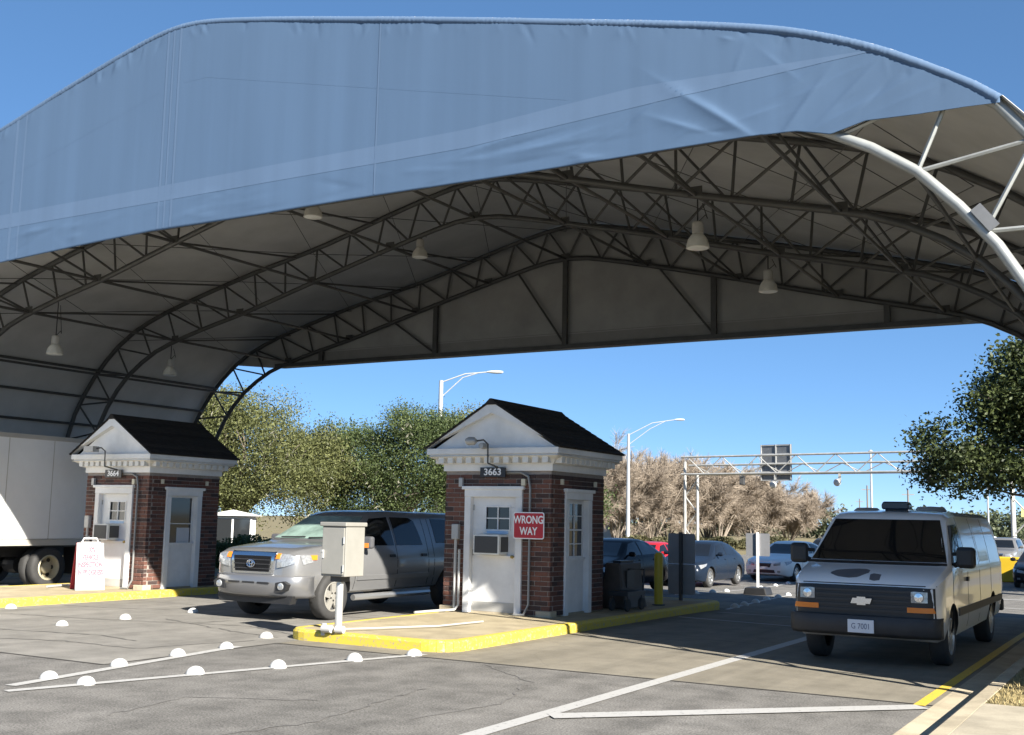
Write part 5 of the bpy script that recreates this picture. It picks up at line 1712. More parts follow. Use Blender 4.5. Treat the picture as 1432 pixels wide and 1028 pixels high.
sedan('white sedan behind the dark blue car in the queue', (-13.9, 43.6, zg(46)), 'pearl_white_car_paint', (.72, .72, .70), .0, L=5.1, H=1.56, W=.97, style=1, rz=-.12)
sedan('red sedan glimpsed between the black and dark blue cars in the next lane', (-17.5, 38.3, zg(40)), 'red_car_paint', (.38, .015, .02), .1, L=4.5, H=1.46)
sedan('dark sedan waiting at the right-hand lane, its nose beyond the van', (-4.5, 46.8, zg(47)), 'dark_grey_car_paint', (.02, .02, .024), .2, L=4.7, H=1.46)
sedan('grey sport utility vehicle behind the yellow barrier block', (-7.45, 59.5, zg(60)), 'pewter_car_paint', (.16, .16, .16), .4, L=4.7, H=1.78, W=.92, suv=True, name='sport_utility_vehicle')
sedan('small dark car far down the queue behind the white sedan', (-14.3, 53.0, zg(55)), 'charcoal_car_paint', (.03, .032, .036), .3, L=4.6, H=1.6, suv=True, name='sport_utility_vehicle')
sedan('tiny white pickup-sized car on the distant road beneath the tree line', (-22.0, 175.0, zg(175)), 'far_white_car_paint', (.75, .75, .75), .0, L=5.0, H=1.75, W=.95, suv=True, rz=1.2)

# ---- white box truck
def build_truck():
    t = thing('box_truck', 'white box truck standing beside the far guard booth', 'truck', (-23.95, 14.5, .004))
    TW = mat('white_truck_panel', (.78, .78, .77), .4, var=.02, stain=.08)
    RAIL = mat('truck_rail_alloy', (.55, .52, .46), .5, .3, stain=.2)
    b = B(); b.box((-1.25, -3.6, 1.12), (1.25, 4.6, 3.5)); body = b.build('cargo_box', TW, t, bevel=.03)
    for s in (-1, 1):
        b = B(); b.box((s * 1.255 - .01, -3.6, .98), (s * 1.255 + .012, 4.6, 1.12)); b.build('side_rail', RAIL, t)
        b = B(); b.box((s * 1.255 - .01, -3.6, 3.42), (s * 1.255 + .012, 4.6, 3.52)); b.build('top_rail', RAIL, t)
        for k in range(7):
            y = -3.0 + k * 1.2
            b = B(); b.box((s * 1.25 - .004, y, 1.13), (s * 1.25 + .004, y + .015, 3.41)); b.build('panel_joint', RAIL, body)
        b = B(); b.box((s * .95 - .25, 3.9, .3), (s * .95 + .25, 3.93, .95)); b.build('mud_flap', BLACKP, t)
    for s in (-.45, .45):
        b = B(); b.box((s - .05, -6.4, .7), (s + .05, 4.55, .95)); b.build('chassis_rail', BLACKP, t)
    b = B(); b.box((-1.2, -3.5, .94), (1.2, 4.5, 1.0)); b.build('floor_frame', BLACKP, t)
    b = B(); b.tube([(-1.0, 3.1, .5), (1.0, 3.1, .5)], .08, 10); b.lathe([(.2, -.2), (.22, 0), (.2, .2)], (0, 3.1, .5), 'x', 12); b.build('rear_axle', BLACKP, t)
    RIMC = mat('cream_steel_rim', (.5, .44, .3), .5, stain=.35)
    def tyre(x, y, r, w, s, dish):
        b = B(); b.lathe([(r * .6, -w / 2 + .02), (r * .82, -w / 2), (r * .95, -w / 2 + .02), (r, -w / 2 + .06), (r, w / 2 - .06), (r * .95, w / 2 - .02), (r * .82, w / 2), (r * .6, w / 2 - .02)], (x, y, r), 'x', 32)
        b.f = [f for f in b.f if len(f) == 4]
        o = b.build('wheel', RUBBER, t, smooth=True, angle=50)
        b = B()
        if dish:
            b.lathe([(r * .62, s * (w / 2 - .015)), (r * .56, s * (w / 2)), (r * .54, s * (w / 2 - .05)), (r * .5, -s * .05), (r * .3, -s * .06), (r * .28, s * .02), (r * .12, s * .06), (0, s * .06)], (x, y, r), 'x', 28)
            b.f = [f for f in b.f if len(f) == 4]
        else:
            b.lathe([(r * .6, 0), (0, 0)], (x, y, r), 'x', 20)
        b.build('rim', RIMC, o, smooth=True, angle=40)
        if dish:
            for k in range(6):
                a = k * math.pi / 3
                bb = B(); bb.lathe([(0, s * -.045), (.05, s * -.045), (.05, s * -.09)], (x, y + r * .41 * math.cos(a), r + r * .41 * math.sin(a)), 'x', 10); bb.build('hand_hole', BLACKP, o)
    for s in (-1, 1):
        tyre(s * 1.13, 3.1, .47, .25, s, True); tyre(s * .84, 3.1, .47, .25, s, False); tyre(s * 1.0, -5.2, .47, .26, s, True)
    # cab, standing outside the view on the near side
    b = B(); b.prism([(-3.7, .7), (-3.7, 2.7), (-5.3, 2.65), (-5.75, 1.75), (-6.5, 1.55), (-6.6, .75)], -1.05, 1.05, 'x'); cabb = b.build('cab', TW, t, bevel=.06)
    b = B(); b.prism([(-5.31, 2.55), (-5.33, 2.55), (-5.76, 1.8), (-5.74, 1.8)], -.9, .9, 'x'); b.build('windscreen', GLASS, cabb)
    for s in (-1, 1):
        b = B(); b.prism([(-4.0, 2.5), (-5.2, 2.45), (-5.55, 1.85), (-4.0, 1.85)], s * 1.05 - .008, s * 1.05 + .008, 'x'); b.build('door_glass', GLASS, cabb)
        b = B(); b.box((s * .75 - .15, -6.62, .95), (s * .75 + .15, -6.57, 1.15)); b.build('headlamp', LENS, cabb)
    b = B(); b.box((-.5, -6.63, .95), (.5, -6.58, 1.4)); b.build('grille', BLACKP, cabb)
    b = B(); b.box((-1.1, -6.75, .5), (1.1, -6.6, .75)); b.build('bumper', CHROME, t, bevel=.03)
    b = B(); b.lathe([(.03, 0), (.045, .02), (.045, .06)], (1.24, 1.7, .55), 'x', 10); b.build('marker_lamp', AMBER, t)
build_truck()
# yellow barrier block in the cross road
yb_ = thing('yellow_barrier', 'yellow box-shaped barrier block in the road in front of the grey vehicle', 'barrier', (-5.95, 52.0, zg(52)))
b = B(); b.box((-.62, -.4, .02), (.62, .4, 1.05)); b.build('barrier_body', mat('yellow_barrier_plastic', (.6, .4, .02), .5, stain=.15), yb_, bevel=.05)
for x in (-.45, .45):
    b = B(); b.box((x - .1, -.42, -.02), (x + .1, .42, .03)); b.build('foot', BLACKP, yb_)

# ---------------------------------------------------------------- lamp posts, gantry, far poles
POLE = mat('aluminium_pole', (.52, .53, .53), .4, .5, var=.08)
def lamp_post(x, y, h, ax, az, label, arm=3.0):
    o = thing('street_lamp', label, 'street lamp', (x, y, zg(y)))
    hh = h - zg(y)
    b = B(); b.tube([(0, 0, 0), (0, 0, hh)], [.18, .115], 12); b.build('pole', POLE, o, smooth=True)
    b = B(); b.lathe([(.26, 0), (.26, .04), (.2, .06), (.17, .35)], n=16); b.build('pole_base', POLE, o)
    u = V((ax[0], ax[1], 0))
    e = u * arm + V((0, 0, hh + az))
    b = B(); b.tube([(0, 0, hh - .1), tuple(u * arm * .5 + V((0, 0, hh + az * .75))), tuple(e)], .035, 8); b.tube([(0, 0, hh - .9), tuple(u * arm * .45 + V((0, 0, hh + az * .35))), tuple(u * arm * .8 + V((0, 0, hh + az * .92)))], .03, 8)
    b.build('bracket_arm', POLE, o, smooth=True)
    ang = math.atan2(ax[1], ax[0])
    b = B(); b.lathe([(.0, -.15), (.06, -.12), (.13, .1), (.16, .4), (.12, .68), (0, .75)], (0, 0, 0), 'x', 14)
    b.v = [(p[0], p[1], p[2] * .55) for p in b.v]
    hd = b.build('lamp_head', mat('lamp_head_grey', (.6, .6, .58), .4), o, smooth=True)
    hd.location = tuple(e); hd.rotation_euler.z = ang
lamp_post(-32.77, 48.69, 8.95, (.87, .5), .5, 'street lamp with a bracket arm rising behind the numbered booth', 2.5)
lamp_post(-38.49, 85.08, 9.0, (.88, .47), 1.25, 'street lamp with a bracket arm standing before the bare trees', 3.9)
b0 = thing('street_lamp', 'tall thin lamp pole rising over the van roof beyond the overhead gantry', 'street lamp', (-29.0, 130.0, zg(130)))
b = B(); b.tube([(0, 0, 0), (0, 0, 10.5)], [.17, .1], 10); b.build('pole', POLE, b0); b = B(); b.lathe([(.2, 10.5), (.3, 10.6), (.1, 10.8), (0, 10.8)], n=12); b.build('lamp_head', POLE, b0)
for x, y, h_, lab in ((-34, 150, 7.5, 'wooden utility pole left of the tall pole over the van'), (-27, 140, 6.6, 'short utility pole right of the tall pole over the van'), (-49, 210, 7.2, 'faint distant utility pole before the tree line gap'),
                   (-16.5, 150, 9.0, 'slim lamp mast behind the van roof beacon'), (-19.5, 150, 8.0, 'slim lamp mast with a hanging lamp near the beacon'), (-14.0, 170, 7.6, 'faint slim mast beyond the beacon toward the oak'),
                   (-6.0, 140, 5.6, 'white lamp mast by the far road below the oak'), (-2.0, 130, 5.4, 'white mast at the far road near the oak trunk'), (-9.5, 150, 6.2, 'white mast beside the van tail on the far road')):
    o = thing('utility_pole', lab, 'pole', (x, y, zg(y)))
    b = B(); b.tube([(0, 0, 0), (0, 0, h_)], [.14, .09], 8); b.build('pole', POLE if 'mast' in lab else mat('weathered_wood', (.16, .13, .11), .9), o)
    b = B()
    if 'mast' in lab: b.tube([(0, 0, h_ - .05), (.9, 0, h_ + .1)], .05, 6)
    else: b.box((-.7, -.06, h_ - .6), (.7, .06, h_ - .48))
    b.build('cross_arm', GREYM, o)

# overhead gantry
G0, G1 = V((-35.3, 91.0)), V((-9.0, 86.0))
gd = (G1 - G0) / np.linalg.norm(G1 - G0)
glen = float(np.linalg.norm(G1 - G0))
gan = thing('sign_gantry', 'pale steel overhead sign gantry spanning the road beyond the queue', 'gantry', (G0[0], G0[1], zg(90)), rz=math.atan2(gd[1], gd[0]))
GM = mat('gantry_steel', (.5, .49, .46), .5, .3, var=.15, stain=.25)
ch_ = {'a': (-.5, 6.45), 'b': (.5, 6.45), 'c': (-.5, 5.55), 'd': (.5, 5.55)}
ch_ = {'a': (-.6, 7.75), 'b': (.6, 7.1), 'c': (-.6, 6.3), 'd': (.6, 6.3)}
for k, (y, z) in ch_.items():
    b = B(); b.tube([(-.6, y, z), (glen + .6, y, z)], .085, 8); b.build('chord', GM, gan, smooth=True)
for k in range(16):
    xa, xb = k * glen / 16, (k + 1) * glen / 16
    for y, z in ((-.6, 7.75), (.6, 7.1)):
        b = B()
        b.tube([(xa, y, 6.3 if k % 2 else z), (xb, y, z if k % 2 else 6.3)], .045, 6); b.build('lacing', GM, gan)
    b = B(); b.tube([(xa, -.6, 6.3), (xb, .6, 6.3)], .035, 6); b.build('lacing', GM, gan)
for x in (0.0, glen):
    for dx in (-.62, .62):
        b = B(); b.tube([(x + dx, 0, 0), (x + dx, 0, 6.4 if dx > 0 else 7.4)], .13, 10); b.build('upright', GM, gan, smooth=True)
    for k in range(4):
        b = B(); b.tube([(x + (-.62 if k % 2 else .62), 0, .4 + k * 1.35), (x + (.62 if k % 2 else -.62), 0, .4 + (k + 1) * 1.35)], .06, 6); b.build('lacing', GM, gan)
    b = B(); b.box((x - 1, -.5, -.1), (x + 1, .5, .25)); b.build('footing', KERB, gan)
sgb = thing('overhead_sign', 'back of a square framed road sign hung on the gantry', 'sign', (G0[0] + gd[0] * 7.6, G0[1] + gd[1] * 7.6, zg(90)), rz=math.atan2(gd[1], gd[0]))
DKS = mat('weathered_sign_back', (.16, .165, .175), .5, .4, var=.15)
b = B(); b.box((-1.4, .72, 5.75), (1.4, .76, 8.7)); b.build('sign_panel', DKS, sgb)
for x in (-1.35, -.02, 1.3):
    b = B(); b.box((x, .63, 5.76), (x + .07, .719, 8.69)); b.build('stiffener', GREYM, sgb)
for z in (5.75, 6.45, 7.15, 7.9, 8.6):
    b = B(); b.box((-1.27, .66, z), (1.29, .718, z + .07)); b.build('stiffener', GREYM, sgb)
for i, xx in enumerate((4.9, 7.7, 13.2, 20.4)):
    p = G0 + gd * xx
    o = thing('gantry_fixture', ['dark signal box at the left edge of the overhead sign', 'round lamp under the overhead sign', 'lamp hung from the middle of the gantry chord', 'small signal box hung from the gantry near the oak'][i], 'lamp', (p[0], p[1], zg(90) + 5.6))
    if i in (0, 3):
        b = B(); b.box((-.2, -.15, -.2), (.2, .15, .55)); b.build('housing', DKGREY, o, bevel=.03); b = B(); b.tube([(0, 0, .5), (0, .0, .75)], .04, 6); b.build('bracket', GM, o)
    else:
        b = B(); b.lathe([(0, -.25), (.2, -.2), (.3, 0), (.2, .2), (0, .25)], (0, 0, -.05 if i == 2 else -.2), 'y', 14); b.build('housing', GREYM, o, smooth=True); b = B(); b.box((.1, -.05, 0), (.3, .05, .7)); b.build('bracket', GM, o)

# ---------------------------------------------------------------- far buildings
def shed(name, label, loc, sx, sy, h_, rise, wm, rm, wins, rz=0.0):
    o = thing(name, label, 'building', loc, rz=rz)
    b = B(); b.box((-sx / 2, -sy / 2, 0), (sx / 2, sy / 2, h_)); w = b.build('wall', wm, o)
    b = B(); b.prism([(-sx / 2 - .3, h_), (sx / 2 + .3, h_), (0, h_ + rise)], -sy / 2 - .3, sy / 2 + .3, 'y') if sy > sx else b.prism([(-sy / 2 - .3, h_), (sy / 2 + .3, h_), (0, h_ + rise)], -sx / 2 - .3, sx / 2 + .3, 'x')
    b.build('roof', rm, o)
    for (xa, xb, za, zb) in wins:
        b = B(); b.box((xa, -sy / 2 - .05, za), (xb, -sy / 2 + .05, zb)); f_ = b.build('window', TRIM, o)
        b = B(); b.box((xa + .08, -sy / 2 - .06, za + .08), ((xa + xb) / 2 - .04, -sy / 2 - .04, zb - .08)); b.build('pane', PANE, f_)
        b = B(); b.box(((xa + xb) / 2 + .04, -sy / 2 - .06, za + .08), (xb - .08, -sy / 2 - .04, zb - .08)); b.build('pane', PANE, f_)
    return o
FROOF = mat('pale_roof', (.5, .5, .5), .7)
RROOF = mat('red_brown_roof', (.22, .1, .07), .8)
CREAM = mat('cream_wall', (.62, .58, .5), .8, stain=.1)
shed('cottage', 'small white building with a broad double window behind the hedge', (-35.3, 36.6, zg(36)), 1.9, 2.5, 2.05, .25, WHITE, FROOF, [(-.8, .8, .5, 2.0)], .75)
shed('house', 'distant white house with a red roof by the far tree line', (-33, 160, zg(160)), 5, 4, 2.2, 1.0, WHITE, RROOF, [(-1.6, -.5, .8, 1.8), (.5, 1.6, .8, 1.8)], .2)
shed('house', 'pale gabled building showing white eaves through the bare branches', (-56, 112, zg(96)), 7, 6, 5.0, 1.0, WHITE, FROOF, [(-2.5, -1.2, 2.2, 3.6), (1.2, 2.5, 2.2, 3.6)], .4)
yl = thing('billboard', 'pale yellow billboard panel rising just above the van roof', 'billboard', (-10.8, 118, zg(118)))
b = B(); b.box((-1.6, -.1, 3.4), (1.6, .1, 4.35)); b.build('panel', mat('pale_yellow_panel', (.75, .65, .25), .5), yl)
for x in (-1.2, 1.2):
    b = B(); b.tube([(x, .15, 0), (x, .15, 4.2)], .09, 8); b.build('post', GREYM, yl)

# ---------------------------------------------------------------- trees
def leaf_mat(name, c1, c2, tr=.3):
    m = bpy.data.materials.new(name)
    m.use_nodes = True
    nt = m.node_tree
    b_ = nt.nodes['Principled BSDF']
    b_.inputs['Roughness'].default_value = .55
    b_.inputs['Specular IOR Level'].default_value = .3
    g = nt.nodes.new('ShaderNodeNewGeometry')
    tc = nt.nodes.new('ShaderNodeTexCoord')
    n = nt.nodes.new('ShaderNodeTexNoise'); n.inputs['Scale'].default_value = .45; n.inputs['Detail'].default_value = 4
    nt.links.new(tc.outputs['Object'], n.inputs['Vector'])
    ad = nt.nodes.new('ShaderNodeMath'); ad.operation = 'ADD'
    sc = nt.nodes.new('ShaderNodeMath'); sc.operation = 'MULTIPLY_ADD'; sc.inputs[1].default_value = .6; sc.inputs[2].default_value = -.3
    nt.links.new(g.outputs['Random Per Island'], sc.inputs[0])
    nt.links.new(n.outputs[0], ad.inputs[0]); nt.links.new(sc.outputs[0], ad.inputs[1])
    r = nt.nodes.new('ShaderNodeValToRGB')
    r.color_ramp.elements[0].position = .25; r.color_ramp.elements[0].color = (*c1, 1)
    r.color_ramp.elements[1].position = .75; r.color_ramp.elements[1].color = (*c2, 1)
    nt.links.new(ad.outputs[0], r.inputs[0]); nt.links.new(r.outputs[0], b_.inputs['Base Color'])
    t = nt.nodes.new('ShaderNodeBsdfTranslucent'); nt.links.new(r.outputs[0], t.inputs[0])
    ms = nt.nodes.new('ShaderNodeMixShader'); ms.inputs[0].default_value = tr
    nt.links.new(b_.outputs[0], ms.inputs[1]); nt.links.new(t.outputs[0], ms.inputs[2]); nt.links.new(ms.outputs[0], nt.nodes['Material Output'].inputs[0])
    return m
BARK = mat('oak_bark', (.14, .115, .09), .9, var=.3, vscale=5, bump=.4, bscale=20)
GBARK = mat('grey_bark', (.26, .22, .18), .9, var=.25, vscale=5)
LEAF1 = leaf_mat('olive_oak_leaf', (.065, .075, .028), (.175, .185, .07))
LEAF2 = leaf_mat('dark_oak_leaf', (.035, .055, .02), (.11, .14, .05))
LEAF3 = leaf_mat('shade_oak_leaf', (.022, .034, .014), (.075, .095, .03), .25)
MOSS = leaf_mat('grey_moss', (.11, .11, .075), (.24, .23, .175), .15)
FARL = leaf_mat('far_tree_leaf', (.05, .065, .035), (.10, .115, .06), .2)
def rand_dirs(n, rg):
    d = rg.normal(size=(n, 3)); return d / np.linalg.norm(d, axis=1)[:, None]
def leaves(name, pos, size, m, parent, rg, aspect=.5, droop=0.0):
    n = len(pos)
    a = rand_dirs(n, rg)
    a[:, 2] = a[:, 2] * (1 - droop) - droop
    a /= np.linalg.norm(a, axis=1)[:, None]
    c_ = rand_dirs(n, rg)
    b_ = np.cross(a, c_); b_ /= np.linalg.norm(b_, axis=1)[:, None] + 1e-9
    s = size * rg.uniform(.55, 1.3, (n, 1))
    v = np.stack([pos - a * s * .5, pos + b_ * s * aspect * .5, pos + a * s * .5, pos - b_ * s * aspect * .5], 1).reshape(-1, 3)
    return raw_mesh(name, v, np.arange(4 * n).reshape(-1, 4), m, parent)
def tree(name, label, loc, blobs, nleaf, size, m, seed, moss=0, group=None, trunk_r=.35, cl=.4, bark=BARK, per=60, lean=(0, 0), droop=.1, limbs=True, fork=1.8, lobes=0):
    """blobs: (x,y,z,rx,ry,rz) ellipsoids around the trunk base; leaves sit in clumps near their surfaces, limbs reach into them"""
    rg = np.random.default_rng(seed)
    o = thing(name, label, 'tree', loc, group)
    if lobes:
        ext = []
        for b_ in blobs:
            for q in range(lobes):
                d = rand_dirs(1, rg)[0]
                d[2] = abs(d[2]) * .9 - .25
                f_ = rg.uniform(.3, .55)
                ext.append(tuple(np.array(b_[:3]) + d * np.array(b_[3:]) * rg.uniform(.75, 1.0)) + tuple(np.array(b_[3:]) * f_))
        blobs = [tuple(b_[:3]) + tuple(np.array(b_[3:]) * .82) for b_ in blobs] + ext
    vol = np.array([b_[3] * b_[4] * b_[5] for b_ in blobs]) ** .75
    vol /= vol.sum()
    ncl = nleaf // per
    cc = []
    for b_, w in zip(blobs, vol):
        k = int(ncl * w)
        d = rand_dirs(k, rg)
        r = rg.uniform(.45, 1.0, (k, 1)) ** .45 * (1 + .16 * np.sin(d[:, :1] * 7 + seed) * np.cos(d[:, 1:2] * 6) + rg.normal(0, .1, (k, 1)))
        p = np.array(b_[:3]) + d * r * np.array(b_[3:])
        cc.append(p)
    cc = np.concatenate(cc)
    cc = cc[cc[:, 2] > .5]
    # remove some clumps to leave gaps
    gap = np.sin(cc[:, 0] * 1.7 + seed) + np.sin(cc[:, 1] * 1.9 + 1) + np.sin(cc[:, 2] * 2.3 + 2)
    cc = cc[gap < 1.25]
    pos = np.repeat(cc, per, 0) + rg.normal(0, cl, (len(cc) * per, 3)) * np.array([1, 1, .62])
    # trunk with limbs
    b = B()
    base = V((0, 0, -.3)); f0 = V((lean[0] * fork, lean[1] * fork, fork))
    b.tube([base, V((0, 0, .3)), f0 * .6, f0], [trunk_r * 1.4, trunk_r * 1.05, trunk_r * .95, trunk_r * .85], 10)
    tr = b.build('trunk', bark, o, smooth=True)
    if limbs:
        lb = B()
        ends = cc[rg.choice(len(cc), min(len(cc), 34), replace=False)]
        for e in ends:
            mid = f0 * .55 + e * .45 + V((0, 0, .12 * e[2])) + rg.normal(0, .35, 3)
            m2 = mid * .45 + e * .55 + rg.normal(0, .25, 3)
            r0 = trunk_r * rg.uniform(.28, .5)
            lb.tube([f0 - V((0, 0, .2)), f0 * .7 + mid * .3, mid, m2, e], [r0, r0 * .8, r0 * .5, r0 * .3, .02], 6)
        lb.build('limb', bark, o, smooth=True)
    leaves('crown', pos, size, m, o, rg, .55, droop)
    if moss:
        k = rg.choice(len(cc), min(len(cc), moss), replace=False)
        ctr = cc.mean(0)
        p = np.repeat(ctr + (cc[k] - ctr) * 1.06, 16, 0) + rg.normal(0, .2, (len(k) * 16, 3)) * np.array([1, 1, 2.0]) - np.array([0, 0, .3])
        mo = leaves('hanging_moss', p, size * 2.4, MOSS, o, rg, .2, .75)
        mo['kind'] = 'stuff'
    return o
# olive oaks behind the pickup
tree('oak_tree', 'broad olive-green oak hung with grey moss behind the far booth', (-40.5, 42.0, zg(42)), [(0, 0, 5.2, 4.2, 3.6, 3.1), (-2.6, -1.2, 4.4, 3, 3, 2.6), (2.4, 1.2, 4.0, 3.2, 3, 2.6), (.4, .4, 7.4, 2.2, 2, 1.3), (.5, -1.8, 2.6, 3.0, 2.2, 1.6), (3.4, 1.9, 4.8, 2.4, 2.2, 1.9), (-1.6, -.6, 6.8, 2.2, 2, 1.5)], 150000, .12, LEAF1, 11, moss=160, lobes=6)
tree('oak_tree', 'bright green oak of lower crown rising behind the pickup cab', (-34.2, 47.5, zg(47)), [(0, 0, 4.4, 3.6, 3.2, 3.0), (1.8, .6, 5.4, 2.2, 2.2, 2.2), (-1.8, -.8, 3.4, 2.6, 2.2, 2.2), (2.8, 1.2, 3.0, 2.4, 2, 1.9), (.2, -.6, 2.2, 3.2, 2, 1.4), (.6, .2, 6.9, 1.7, 1.7, 1.2), (-2.6, -1.4, 5.2, 2.2, 2, 1.9)], 150000, .12, LEAF2, 12, moss=40, lobes=6)
tree('oak_tree', 'grey-green mossy oak between the bright oak and the lamp post', (-35.5, 57.0, zg(57)), [(0, 0, 5.0, 3.2, 3, 3.0), (2.2, 1, 4.2, 2.4, 2.4, 2.2), (-.4, 0, 7.4, 1.8, 1.6, 1.4), (4.4, 2.2, 5.2, 2.2, 2, 1.8)], 80000, .135, LEAF1, 13, moss=200, lobes=6)
tree('oak_tree', 'tall mossy oak glimpsed through the far arch legs', (-47.5, 42.0, zg(42)), [(0, 0, 5.6, 4.2, 3.6, 3.4), (2.5, .8, 4.4, 3, 2.6, 2.4), (-3, -1.4, 5.0, 3.2, 3, 2.8)], 90000, .135, LEAF1, 14, moss=260, lobes=6)
tree('oak_tree', 'dark rounded oak showing beside the booth roof below the lamp post', (-40.5, 70.0, zg(72)), [(0, 0, 4.0, 4.2, 3.5, 3.2), (-3.5, -1.5, 3.6, 3, 3, 2.6), (3, 1.4, 3.2, 2.8, 2.6, 2.4)], 45000, .18, LEAF2, 15, moss=0, lobes=6)
# oak overhanging the far side of the lanes at the right
tree('oak_tree', 'dark shaded oak with drooping boughs beside the canopy leg', (-1.2, 41.0, zg(41)), [(-5.0, -1.0, 5.0, 1.5, 1.7, 1.0), (-4.6, -.6, 4.1, 1.6, 1.7, 1.0), (-3.6, -.4, 6.3, 1.5, 1.7, 1.0), (-3.0, 0, 5.2, 1.8, 1.9, 1.5), (-2.6, 0, 7.4, 1.6, 1.7, 1.1), (-1.2, .3, 6.0, 2.4, 2.3, 2.0), (-2.0, -.4, 3.9, 1.4, 1.5, .7), (0.4, .8, 7.6, 2.4, 2.4, 1.7), (1.8, 1, 5.6, 3, 3, 2.2)], 110000, .15, LEAF3, 16, trunk_r=.4, cl=.3, per=30, droop=.3, fork=2.6, lobes=4)
# far tree line
def far_trees():
    rg = np.random.default_rng(21)
    k = 0
    for (x, y, s, h_) in [(-32, 175, 9, 5.2), (-24, 190, 9, 4.6), (-40, 190, 9, 4.4), (-52, 200, 10, 5.0), (-66, 200, 10, 6.0), (-84, 190, 12, 7), (-14, 250, 14, 7.0), (-1, 250, 14, 7.6), (12, 245, 15, 8), (28, 230, 16, 8.5), (46, 220, 16, 9), (-30, 260, 14, 6.2), (-50, 270, 14, 6.4)]:
        o = tree('roadside_tree', ['rounded dark tree at the end of the bare row behind the van', 'low distant tree just over the van roof', 'low distant tree beside the bare row', 'distant tree hidden mostly by bare branches', 'distant leafy tree deep behind the bare row', 'far leafy tree beyond the lamp post',
                 'distant hazy tree beyond the far road', 'distant hazy tree on the far road above the grey vehicle', 'distant hazy tree beyond the oak', 'far tree beyond the verge', 'far tree farthest along the verge', 'low far tree between utility poles', 'low far tree behind the gantry upright'][k],
                 (x, y, zg(y)), [(0, 0, h_ * .5, s * .55, s * .5, h_ * .5), (s * .35, 0, h_ * .42, s * .4, s * .4, h_ * .42), (-s * .35, 0, h_ * .4, s * .4, s * .4, h_ * .4)], 3600, .7, FARL, 40 + k, cl=.7, per=14, group='tree line on the horizon', limbs=False)
        k += 1
far_trees()
# clipped hedge behind the far booth
hd_ = thing('hedge', 'dark clipped hedge at the roadside behind the far booth', 'hedge', (-30.6, 31.8, zg(31.8)))
rg = np.random.default_rng(5)
n = 26000
p = np.stack([rg.uniform(-4.0, 9.5, n), rg.uniform(-.6, .6, n), rg.uniform(.02, 1.3, n)], 1)
p[:, 2] *= .82 + .18 * np.sin(p[:, 0] * 2.1) * np.cos(p[:, 0] * .9)
leaves('foliage', p, .13, LEAF2, hd_, rg, .6)
b = B()
for k in range(22):
    x = -3.8 + k * .6
    b.tube([(x, 0, -.1), (x + .1, .05, .5), (x + .25, 0, 1.0)], [.03, .025, .01], 5)
b.build('stem', BARK, hd_)

hd2 = thing('hedge', 'long low hedge along the foot of the bare trees', 'hedge', (-38.5, 84.5, zg(84)), rz=1.15)
n = 16000
p = np.stack([rg.uniform(-16, 20, n), rg.uniform(-.7, .7, n), rg.uniform(.02, 1.0, n) ** .8 * 1.15], 1)
p[:, 2] *= .75 + .25 * np.sin(p[:, 0] * 1.3) * np.cos(p[:, 0] * .5)
leaves('foliage', p, .3, leaf_mat('dull_hedge_leaf', (.05, .052, .025), (.13, .12, .06)), hd2, rg, .6)
b = B()
for k in range(18):
    b.tube([(-16 + 2 * k, 0, -.1), (-15.9 + 2 * k, 0, .7)], [.04, .02], 5)
b.build('stem', BARK, hd2)

# bare crape myrtles: vase-shaped stems breaking into dense brown twigs
TWIG = bpy.data.materials.new('brown_twig')
TWIG.use_nodes = True
_nt = TWIG.node_tree; _b = _nt.nodes['Principled BSDF']; _b.inputs['Roughness'].default_value = .9
_g = _nt.nodes.new('ShaderNodeNewGeometry'); _r = _nt.nodes.new('ShaderNodeValToRGB')
_r.color_ramp.elements[0].color = (.19, .155, .12, 1); _r.color_ramp.elements[1].color = (.37, .305, .24, 1)
_nt.links.new(_g.outputs['Random Per Island'], _r.inputs[0]); _nt.links.new(_r.outputs[0], _b.inputs['Base Color'])
def segs_mesh(name, A, Bq, ra, rb, m, parent):
    """tapered 3-sided sticks from arrays"""
    d = Bq - A
    d /= np.linalg.norm(d, axis=1)[:, None] + 1e-9
    u = np.cross(d, np.array([.3, .2, .93])); u /= np.linalg.norm(u, axis=1)[:, None] + 1e-9
    w = np.cross(d, u)
    vs = []
    for P0, r in ((A, ra), (Bq, rb)):
        for k in range(3):
            a = 2 * math.pi * k / 3
            vs.append(P0 + (u * math.cos(a) + w * math.sin(a)) * r[:, None])
    v = np.stack(vs, 1).reshape(-1, 3)
    n = len(A)
    i = np.arange(n)[:, None] * 6
    q = np.concatenate([i + np.array([[0, 1, 4, 3]]), i + np.array([[1, 2, 5, 4]]), i + np.array([[2, 0, 3, 5]])], 1).reshape(-1, 4)
    return raw_mesh(name, v, q, m, parent)
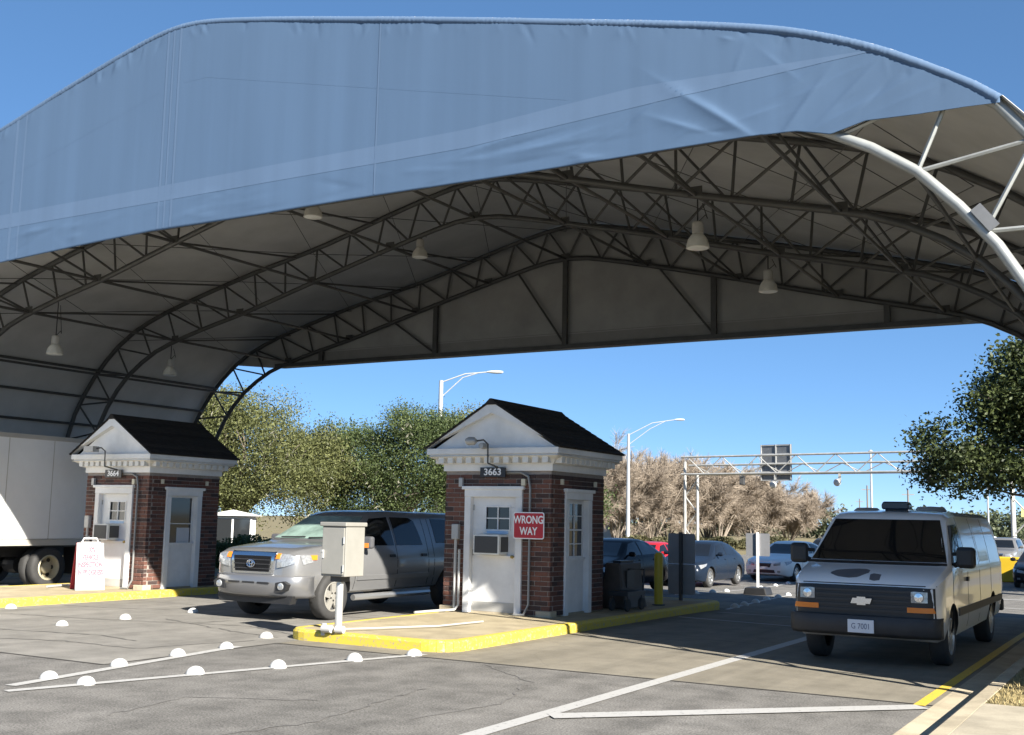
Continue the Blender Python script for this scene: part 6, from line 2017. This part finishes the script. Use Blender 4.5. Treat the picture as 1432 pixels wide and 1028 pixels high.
def bare_tree(label, loc, h_, spread, seed, ntw=50000):
    rg = np.random.default_rng(seed)
    o = thing('bare_tree', label, 'tree', loc, 'row of bare trees beyond the queue')
    b = B()
    tips = []
    for k in range(9):
        a = 2 * math.pi * k / 9 + rg.uniform(-.3, .3)
        r = spread * rg.uniform(.3, .95)
        p0 = V((.15 * math.cos(a), .15 * math.sin(a), 0))
        p1 = V((r * .35 * math.cos(a), r * .35 * math.sin(a), h_ * .28))
        p2 = V((r * .8 * math.cos(a), r * .8 * math.sin(a), h_ * rg.uniform(.52, .62)))
        b.tube([p0, p1, p2], [.11, .08, .05], 7)
        tips.append((p1, p2))
    b.build('trunk', GBARK, o, smooth=True)
    A, E, R0, R1 = [], [], [], []
    lev = []
    for p1, p2 in tips:
        for q in range(13):
            t = rg.uniform(-.25, 1)
            s = p1 + (p2 - p1) * t
            d = V((s[0], s[1], 0)); d = d / (np.linalg.norm(d) + .1) * rg.uniform(.1, 1.0) + rg.normal(0, .45, 3) + V((0, 0, .75))
            e = s + d / np.linalg.norm(d) * h_ * rg.uniform(.16, .34)
            A.append(s); E.append(e); R0.append(.035); R1.append(.018); lev.append((s, e))
    lev2 = []
    for s, e in lev:
        for q in range(6):
            t = rg.uniform(.3, 1)
            st = s + (e - s) * t
            d = (e - s) / np.linalg.norm(e - s) + rg.normal(0, .55, 3)
            en = st + d / np.linalg.norm(d) * h_ * rg.uniform(.08, .17)
            A.append(st); E.append(en); R0.append(.018); R1.append(.01); lev2.append((st, en))
    S = np.array([x for x, _ in lev2]); En = np.array([x for _, x in lev2])
    idx = rg.integers(0, len(S), ntw)
    t = rg.uniform(.1, 1, (ntw, 1))
    st = S[idx] + (En[idx] - S[idx]) * t
    d = (En[idx] - S[idx]); d /= np.linalg.norm(d, axis=1)[:, None]
    d = d + rg.normal(0, .6, (ntw, 3)); d /= np.linalg.norm(d, axis=1)[:, None]
    en = st + d * rg.uniform(.3, .9, (ntw, 1))
    segs_mesh('branches', np.array(A), np.array(E), np.array(R0), np.array(R1), TWIG, o)
    # fine twigs as narrow ribbons
    sd_ = np.cross(d, rand_dirs(ntw, rg)); sd_ /= np.linalg.norm(sd_, axis=1)[:, None] + 1e-9
    w0 = .0115
    v = np.stack([st - sd_ * w0, st + sd_ * w0, en + sd_ * w0 * .5, en - sd_ * w0 * .5], 1).reshape(-1, 3)
    raw_mesh('twigs', v, np.arange(4 * ntw).reshape(-1, 4), TWIG, o)
labs = ['bare brown tree standing closest behind the numbered booth roof', 'bare brown tree beside the lamp post beyond the black car', 'bare brown tree just left of the gantry upright', 'bare brown tree seen through the gantry upright', 'bare brown tree under the gantry sign', 'bare brown tree right of the gantry sign', 'last bare brown tree of the row before the dark tree',
        'rear-row bare tree behind the booth eave', 'rear-row bare tree behind the lamp post', 'rear-row bare tree behind the gantry upright', 'rear-row bare tree filling in below the overhead sign', 'rear-row bare tree toward the end of the row']
for i, (x, y, h_, s) in enumerate([(-46.5, 91, 9.6, 5.0), (-44.6, 96, 9.4, 5.0), (-43.2, 101, 9.6, 5.0), (-41.6, 106, 10.2, 5.2), (-40.4, 112, 9.6, 5.2), (-39.0, 119, 8.6, 5.2), (-37.6, 127, 7.2, 5.2), (-50.0, 99, 9.8, 5.2), (-48.0, 106, 9.8, 5.2), (-46.5, 113, 10, 5.2), (-45.0, 121, 9.4, 5.2), (-43.0, 130, 8.4, 5.2)]):
    bare_tree(labs[i], (x, y, zg(y)), h_, s, 60 + i)
